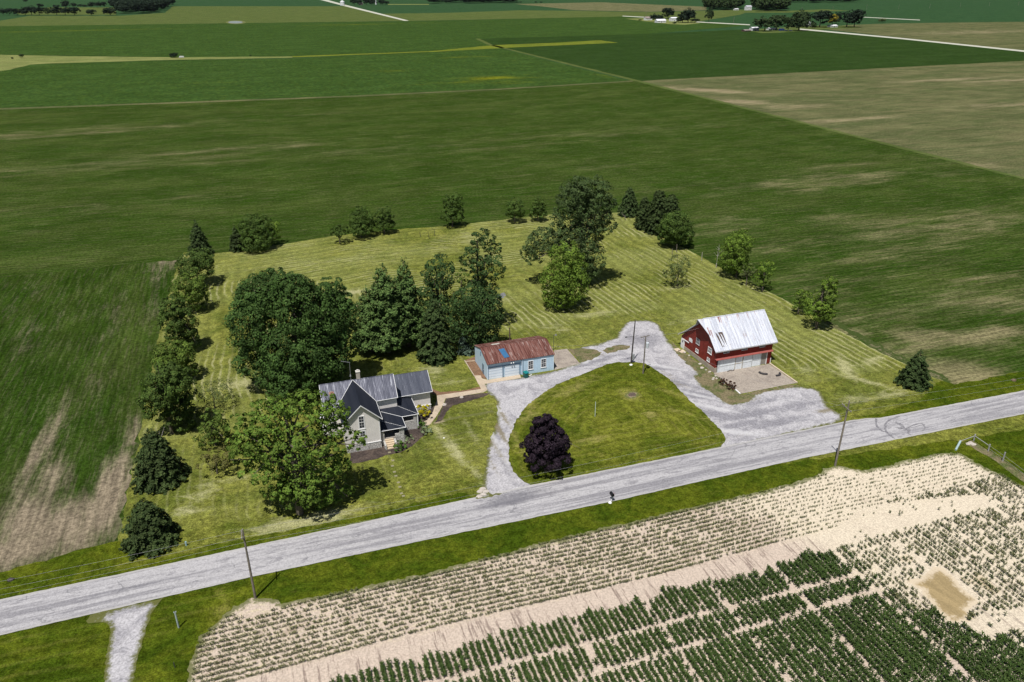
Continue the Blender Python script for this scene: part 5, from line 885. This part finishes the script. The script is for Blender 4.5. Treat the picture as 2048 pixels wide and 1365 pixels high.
# corner fence at right
Ff=empty('rail_fence',tuple(G(1947,882)),'grey wooden corner rail fence at the ditch across the road','fence'); O=np.array(G(1947,882)); PS=[]
for (x,b,t) in ((1918,889,881),(1947,882,869),(1976,903,889),(2005,923,905)):
    q=np.array(G(x,b)); h=min(1.6,HT(x,b,t)); PS.append((q,h)); m=MB(tuple(O)); m.tube([q,q+np.array([0,0,h])],.11,8); m.build('post',flat('grey_post',(.28,.28,.27),.8,.2),Ff)
for i in range(2):
    m=MB(tuple(O)); m.tube([PS[i][0]+[0,0,PS[i][1]*.75],PS[i+1][0]+[0,0,PS[i+1][1]*.75]],.06,6); m.build('rail',flat('pale_rail',(.26,.27,.25),.8,.1),Ff)
for k in (.5,1.0): m=MB(tuple(O)); m.tube([PS[2][0]+[0,0,k],PS[3][0]+[0,0,k],np.array(G(2120,1010))+[0,0,k]],.015,4); m.build('wire',flat('fence_wire',(.3,.3,.3),.5),Ff)
a,b=np.array(G(1911,902)),np.array(G(1919,889)); m=MB(tuple(a)); m.tube([a+[0,0,.15],b+[0,0,.55]],.16,10); tag(m.build('plastic_pipe',flat('pale_cyan',(.32,.42,.44),.5)),'pale blue pipe leaning by the corner fence','pipe')
# rocks
def rock(px,py,r,label,mat,group,flatk=.6,seed=0,name='rock',cat='rock',z=.05):
    rng=np.random.default_rng(seed); c=G(px,py); V=[];F=[]; n1,n2=6,9
    V.append((0,0,r*flatk));
    for i in range(1,n1):
        for j in range(n2):
            ph=math.pi*.55*i/(n1-1); th=2*math.pi*j/n2; k=r*rng.uniform(.8,1.15); V.append((k*math.sin(ph)*math.cos(th),k*math.sin(ph)*math.sin(th)*.8,max(-.05,k*flatk*math.cos(ph))))
    for j in range(n2): F.append((0,1+j,1+(j+1)%n2))
    for i in range(n1-2):
        for j in range(n2): F.append((1+i*n2+j,1+(i+1)*n2+j,1+(i+1)*n2+(j+1)%n2,1+i*n2+(j+1)%n2))
    me=np_mesh(name,np.array(V),F,mat); o=link(name,me,None,(c[0],c[1],z)); tag(o,label,cat,group); return o
LIME=flat('limestone',(.42,.38,.34),.9,.15,4); gR='pale stones along the barn wall'
for i,(x,y,r,l) in enumerate([(1369,706,.35,'pale stone nearest the barn side door'),(1378,712,.25,'small stone, second from the barn side door'),(1400,729,.35,'pale rock halfway along the barn wall, upper of two'),(1404,737,.42,'larger pale rock halfway along the barn wall, lower of two'),(1412,741,.2,'little stone near the barn front corner'),(1419,745,.35,'rough rock by the barn front corner'),(1431,753,.25,'pale stone uppermost of the heap by the apron'),(1427,757,.28,'pale stone at the left of the heap by the apron'),(1433,758,.25,'pale stone in the middle of the heap by the apron'),(1426,760,.3,'white flat stone lowest of the heap by the apron'),(1447,768,.35,'tan stone between the two dark red shrubs')]): rock(x,y,r,l,LIME,gR,seed=i)
rock(889,811,.4,'round whitish boulder on the dark mulch nearer the house',LIME,'boulders on the dark mulch',.8,21); rock(923,796,.38,'round whitish boulder on the dark mulch nearer the garage',LIME,'boulders on the dark mulch',.8,22)
rock(888,877,.16,'tiny white stone lying on the front lawn',WHITE,None,seed=23); rock(1262,731,.35,'white stone at the foot of the darker pole',WHITE,None,seed=24)
for i,(x,y) in enumerate([(960,984),(967,990),(959,994),(972,984),(965,979)]): rock(x,y,.5,['upper left','middle','lower left','right','topmost'][i]+' lump of the white rubble pile at the drive entrance',LIME,'white rubble at the drive entrance',.4,30+i,'rubble','rubble')
rock(22,1161,.45,'dark round culvert stone in the grass at the far left',flat('dark_stone',(.05,.04,.045),.8),None,seed=40); rock(2027,762,.5,'brown stump in the verge at the far right',flat('stump_brown',(.13,.09,.06),.9),None,seed=41,name='tree_stump',cat='stump')
for i,(x,y) in enumerate([(1936,889),(1941,887),(1947,890)]): rock(x,y,.4,['left','middle','right'][i]+' white rock in the ditch under the corner fence',LIME,'white rocks in the ditch',.5,45+i)
# scrap behind linden
for i,(x,y,sx) in enumerate([(1000,596,.9),(1006,592,.6)]):
    c=G(x,y); m=MB(tuple(c)); m.prism([c+[-sx,-.4,.02],c+[sx,-.5,.02],c+[sx*.8,.5,.5],c+[-sx*.7,.5,.35]],(0,0,.1)); m.tube([c+[-sx,.3,.15],c+[sx,-.1,.35]],.1,6); tag(m.build('scrap_sheet',flat('scrap_grey',(.13,.135,.14),.7,.3)),['left, larger','right, smaller'][i]+' piece of grey scrap lying on the lawn behind the grove','scrap','scrap on the lawn')
# feed troughs / tyre halves on apron
for i,(x,y,a0) in enumerate([(1531,748,math.pi*.95),(1552,751,-math.pi*.62)]):
    c=G(x,y); m=MB(tuple(c)); R_=.95; cc=c+np.array([.0,.45,0]); pts=[]
    for k in range(9):
        th=a0+k/8*math.pi*.55; pts.append(cc+np.array([R_*math.cos(th),R_*math.sin(th),.2]))
    m.tube(pts,.2,8); tag(m.build('tyre_half',flat('tyre_black',(.035,.032,.035),.8,.2)),['left','right'][i]+' half of a cut dark tyre lying on the barn apron','tyre','cut tyre on the apron')
for i,(x,y) in enumerate([(1458,744),(1462,742),(1466,743)]):
    c=G(x,y); m=MB(tuple(c)); m.tube([c+[-.35,0,.1],c+[.3,.15,.18]],.1,7); tag(m.build('firewood_log',flat('log_grey',(.12,.10,.09),.9,.3)),['left','middle','right'][i]+' dark log lying against the white barn doors','log','logs by the barn doors')
# kerbs of the barn apron, slab at side door, stepping stones
def kerb(pts,w_,h,mat,name,label,cat='kerb'):
    O=np.array(G(*pts[0])); m=MB(tuple(O)); P=[np.array(G(*p)) for p in pts]
    for a,b in zip(P[:-1],P[1:]):
        t=(b-a)/np.linalg.norm(b-a); nn=np.array([-t[1],t[0],0])*w_/2; m.prism([a+nn,b+nn,b-nn,a-nn],(0,0,h))
    tag(m.build(name,mat),label,cat)
kerb([(1539,728),(1594,767)],.25,.22,flat('kerb_tan',(.48,.40,.31),.8),'concrete_kerb','pale concrete kerb along the right side of the barn apron'); kerb([(1471,781),(1480,789)],.2,.2,WHITE,'timber_edging','short white timber edging below the larger dark red shrub'); kerb([(1428,749),(1471,781)],.12,.14,flat('edge_grey',(.32,.28,.24),.8),'timber_edging','thin edging along the left side of the barn apron'); kerb([(929,722),(949,754)],.12,.18,flat('bed_edge',(.42,.36,.28),.8),'bed_edging','pale edging of the brown mulch bed beside the garage'); kerb([(930,725),(950,723)],.12,.2,flat('bed_edge2',(.46,.38,.28),.8),'landscape_timber','pale timber lying across the mulch bed beside the garage')
for i,(x,y) in enumerate([(1355,701),(1364,704)]):
    c=G(x,y); m=MB(tuple(c)); m.box((c[0]-.55,c[1]-.6,0),(c[0]+.55,c[1]+.6,.14)); tag(m.build('concrete_slab',flat('slab_tan',(.5,.41,.31),.8)),['left','right'][i]+' tan paving slab at the barn side door','slab','slabs at the barn side door')
for i,(x,y) in enumerate([(779,906),(785,933),(789,945),(792,953),(797,966),(800,975),(803,988),(807,993),(786,922)]):
    c=G(x,y); m=MB(tuple(c)); m.box((c[0]-.22,c[1]-.16,.03),(c[0]+.2,c[1]+.18,.09)); tag(m.build('stepping_stone',flat('step_stone',(.24,.22,.14),.9,.2)),['first','third','fourth','fifth','sixth','seventh','eighth','ninth and last','second'][i]+' stepping stone counted from the farmhouse front steps','stepping stone','stepping stones across the front lawn')

# ================================================================ CORN
CORN=leafmat('corn_leaf',(.028,.058,.011),(.062,.096,.024),.2,.3); CORNP=leafmat('pale_corn_leaf',(.060,.085,.030),(.19,.185,.080),.2,.3)
def corn_template(rng,h,nl,droop=1.):
    V=[];F=[]
    for k in range(nl):
        a=math.pi*(k%2)+rng.normal(scale=.5)+k*.25; z0=h*(.12+.6*k/nl); L=h*rng.uniform(.34,.52)*(1-.25*k/nl); w_=.045*h+.025; da=np.array([math.cos(a),math.sin(a),0]); s_=np.array([-da[1],da[0],0])
        pts=[(0,z0,w_*.6),(L*.35,z0+L*.7,w_),(L*.75,z0+L*.85,w_*.8),(L,z0+L*.55,.008)]
        n=len(V)
        for (r_,z_,ww) in pts: V+=[da*r_+s_*ww+[0,0,z_],da*r_-s_*ww+[0,0,z_]]
        for i in range(3): F.append((n+2*i,n+2*i+1,n+2*i+3,n+2*i+2))
    n=len(V); V+=[np.array([.015,0,0]),np.array([-.015,0,0]),np.array([-.01,0,h*.85]),np.array([.01,0,h*.85])]; F.append((n,n+1,n+2,n+3)); return np.array(V,float),np.array(F)
rng=np.random.default_rng(9)
TPL=[corn_template(rng,1.0,8) for _ in range(6)]
P3=lambda pts:[(x/3.16+1400,y/3.16+950) for x,y in pts]
soilW=GP(soil_px); mudW=[GP(mud_px)]
denseN=lambda x: 61.0+.25*np.sin(x*.35)+.3*np.sin(x*1.3)
sparse_poly=P3([(930,430),(1300,480),(1340,590),(1380,650),(1200,720),(1240,720),(1450,900),(1800,1250),(2500,1900),(2500,200),(2048,180),(1700,260),(1400,330),(1150,400)])
bare1=P3([(940,300),(1000,215),(1400,160),(1780,130),(1950,190),(1560,280),(1280,350),(1080,410),(800,490),(640,500),(700,400)])
bare2=P3([(1640,960),(1760,900),(1830,870),(1950,860),(2100,830),(2100,960),(1980,990),(1830,1050),(1720,1000)])
bare3=P3([(1300,690),(1480,570),(1620,640),(1780,810),(1700,880),(1650,960),(1560,945),(1440,800)])
weedP=[G(x,y)[:2] for x,y in [(1945,945),(1975,960),(2000,975),(2020,990)]]
PL=[] # x,y,height,type
# strip 1: rows along x
y=64.9
while y<75.6:
    x=-16.
    dr=(y-64.9)/10
    while x<100:
        x+=.17*rng.uniform(.6,1.5)
        n1=.5+.5*math.sin(x*.21+y*.5+2*math.sin(x*.07))*math.sin(x*.5+y*.9); sand=np.clip((x-52-.35*(70-y))/14,0,1)
        pr_=(.58+.5*n1)*(1-.5*sand)
        if rng.random()<pr_: PL.append((x,y+rng.normal(scale=.05)+.25*math.sin(x*.12),rng.uniform(.34,.60)*(1-.3*sand),1))
    y+=.74
# dense rows along y
x=-10.
ri=0
while x<110:
    amp=.75+.25*((math.sin(ri*2.4)+1)/2); ri+=1; gapr=(ri%12 in (3,)) 
    y=24.
    ytop=min(denseN(np.array(x))+rng.normal(scale=.25)+(2.2*np.clip((x-62)/6,0,2.6)),69)
    while y<ytop:
        y+=.145*rng.uniform(.7,1.4); sp=(x-66+ (y-50)*-.05); a1=abs(y-56.9+.02*(x-40))<.45; a2=abs(y-53.3-.01*(x-40))<.42; pr_=.95
        right=np.clip((x-61.5-.1*(61-y))/4,0,1) if y>49 else np.clip((x-67-(49-y)*.75)/3,0,1)
        if (a1 or a2) and x<66: pr_*=.12
        pr_*=1-.35*right
        if gapr: pr_*=.3
        n1=math.sin(x*.33+1)*math.sin(y*.45+x*.1); pr_*=(.93+.12*n1)
        if rng.random()<pr_: PL.append((x+rng.normal(scale=.05),y,(rng.uniform(.58,.82)*amp+.18)*(1-.34*right),1 if rng.random()<right*.75 else 0))
    x+=.745
PL=np.array(PL); W2=PL[:,:2]
q=np.concatenate([W2,np.zeros((len(W2),1))],1)-CP; dd_=q@FW; PX=1024+FPX*(q@RT)/dd_; PY=682.5-FPX*(q@UP)/dd_; PP=np.stack([PX,PY],1)
keep=inpoly(W2,soilW)&(edist(W2,soilW)>.25)&(PX>-300)&(PX<2350)&(PY<1600)
rr=rng.random(len(PL))
for bp_,pr_ in ((bare1,.93),(bare2,.93),(bare3,.985)): keep&=~(inpoly(PP,bp_)&(rr<pr_))
for B_ in (B1,B2): keep&=np.hypot(W2[:,0]-B_[0],W2[:,1]-B_[1])>3.2
PL=PL[keep]; PX=PX[keep];PY=PY[keep]
order=np.argsort(-PY-PL[:,2]*6); vis=[i for i in order if 10<PX[i]<2038 and PY[i]<1362 and PL[i,3]==0]
near=set(vis[:300]); rest=[i for i in range(len(PL)) if i not in near]
def scatter(idx,mat,name,label):
    V=[];F=[];off=0; groups={}
    for i in idx: groups.setdefault(i%6,[]).append(i)
    for t,ii in groups.items():
        tv,tf=TPL[t]; ii=np.array(ii); n=len(ii); a=rng.uniform(0,6.283,n); 
        ca,sa=np.cos(a)[:,None],np.sin(a)[:,None]; s_=PL[ii,2][:,None]
        X=(tv[None,:,0]*ca-tv[None,:,1]*sa)*s_+PL[ii,0][:,None]; Y=(tv[None,:,0]*sa+tv[None,:,1]*ca)*s_+PL[ii,1][:,None]; Z_=tv[None,:,2]*s_+.035+0*X
        V.append(np.stack([X,Y,Z_],2).reshape(-1,3)); F.append((tf[None]+(np.arange(n)*len(tv))[:,None,None]+off).reshape(-1,4)); off+=n*len(tv)
    o=link(name,np_mesh(name,np.concatenate(V),np.concatenate(F),mat)); tag(o,label,'corn',kind='stuff')
scatter([i for i in rest if PL[i,3]==0],CORN,'dense_corn_rows','dense dark green young corn standing in rows in the sandy field')
scatter([i for i in rest if PL[i,3]==1],CORNP,'sparse_corn_rows','short pale corn seedlings in thin rows on the sandy soil')
cm=[np_mesh('corn_plant',tv,tf,CORN) for tv,tf in TPL]
for k,i in enumerate(vis[:300]):
    o=link('corn_plant',cm[i%6],None,(PL[i,0],PL[i,1],.04)); o.rotation_euler=(0,0,rng.uniform(0,6.28)); o.scale=(PL[i,2],)*3
    tag(o,'young dark green corn plant in the nearest rows along the bottom edge of the picture','corn plant','nearest corn plants')
print('corn',len(PL),'dense/near',len(vis))
# ---- air between the camera and the far fields
m=MB(); m.box((-4200,-900,-1.2),(6200,7200,75)); hz=m.build('haze',None); tag(hz,kind='stuff')
hm=bpy.data.materials.new('haze'); hm.use_nodes=True; t=hm.node_tree; t.nodes.clear(); o_=t.nodes.new('ShaderNodeOutputMaterial'); pv=t.nodes.new('ShaderNodeVolumePrincipled'); pv.inputs['Density'].default_value=.000006; pv.inputs['Color'].default_value=(.80,.88,1,1); pv.inputs['Anisotropy'].default_value=.3; t.links.new(pv.outputs[0],o_.inputs['Volume']); hz.data.materials.append(hm)
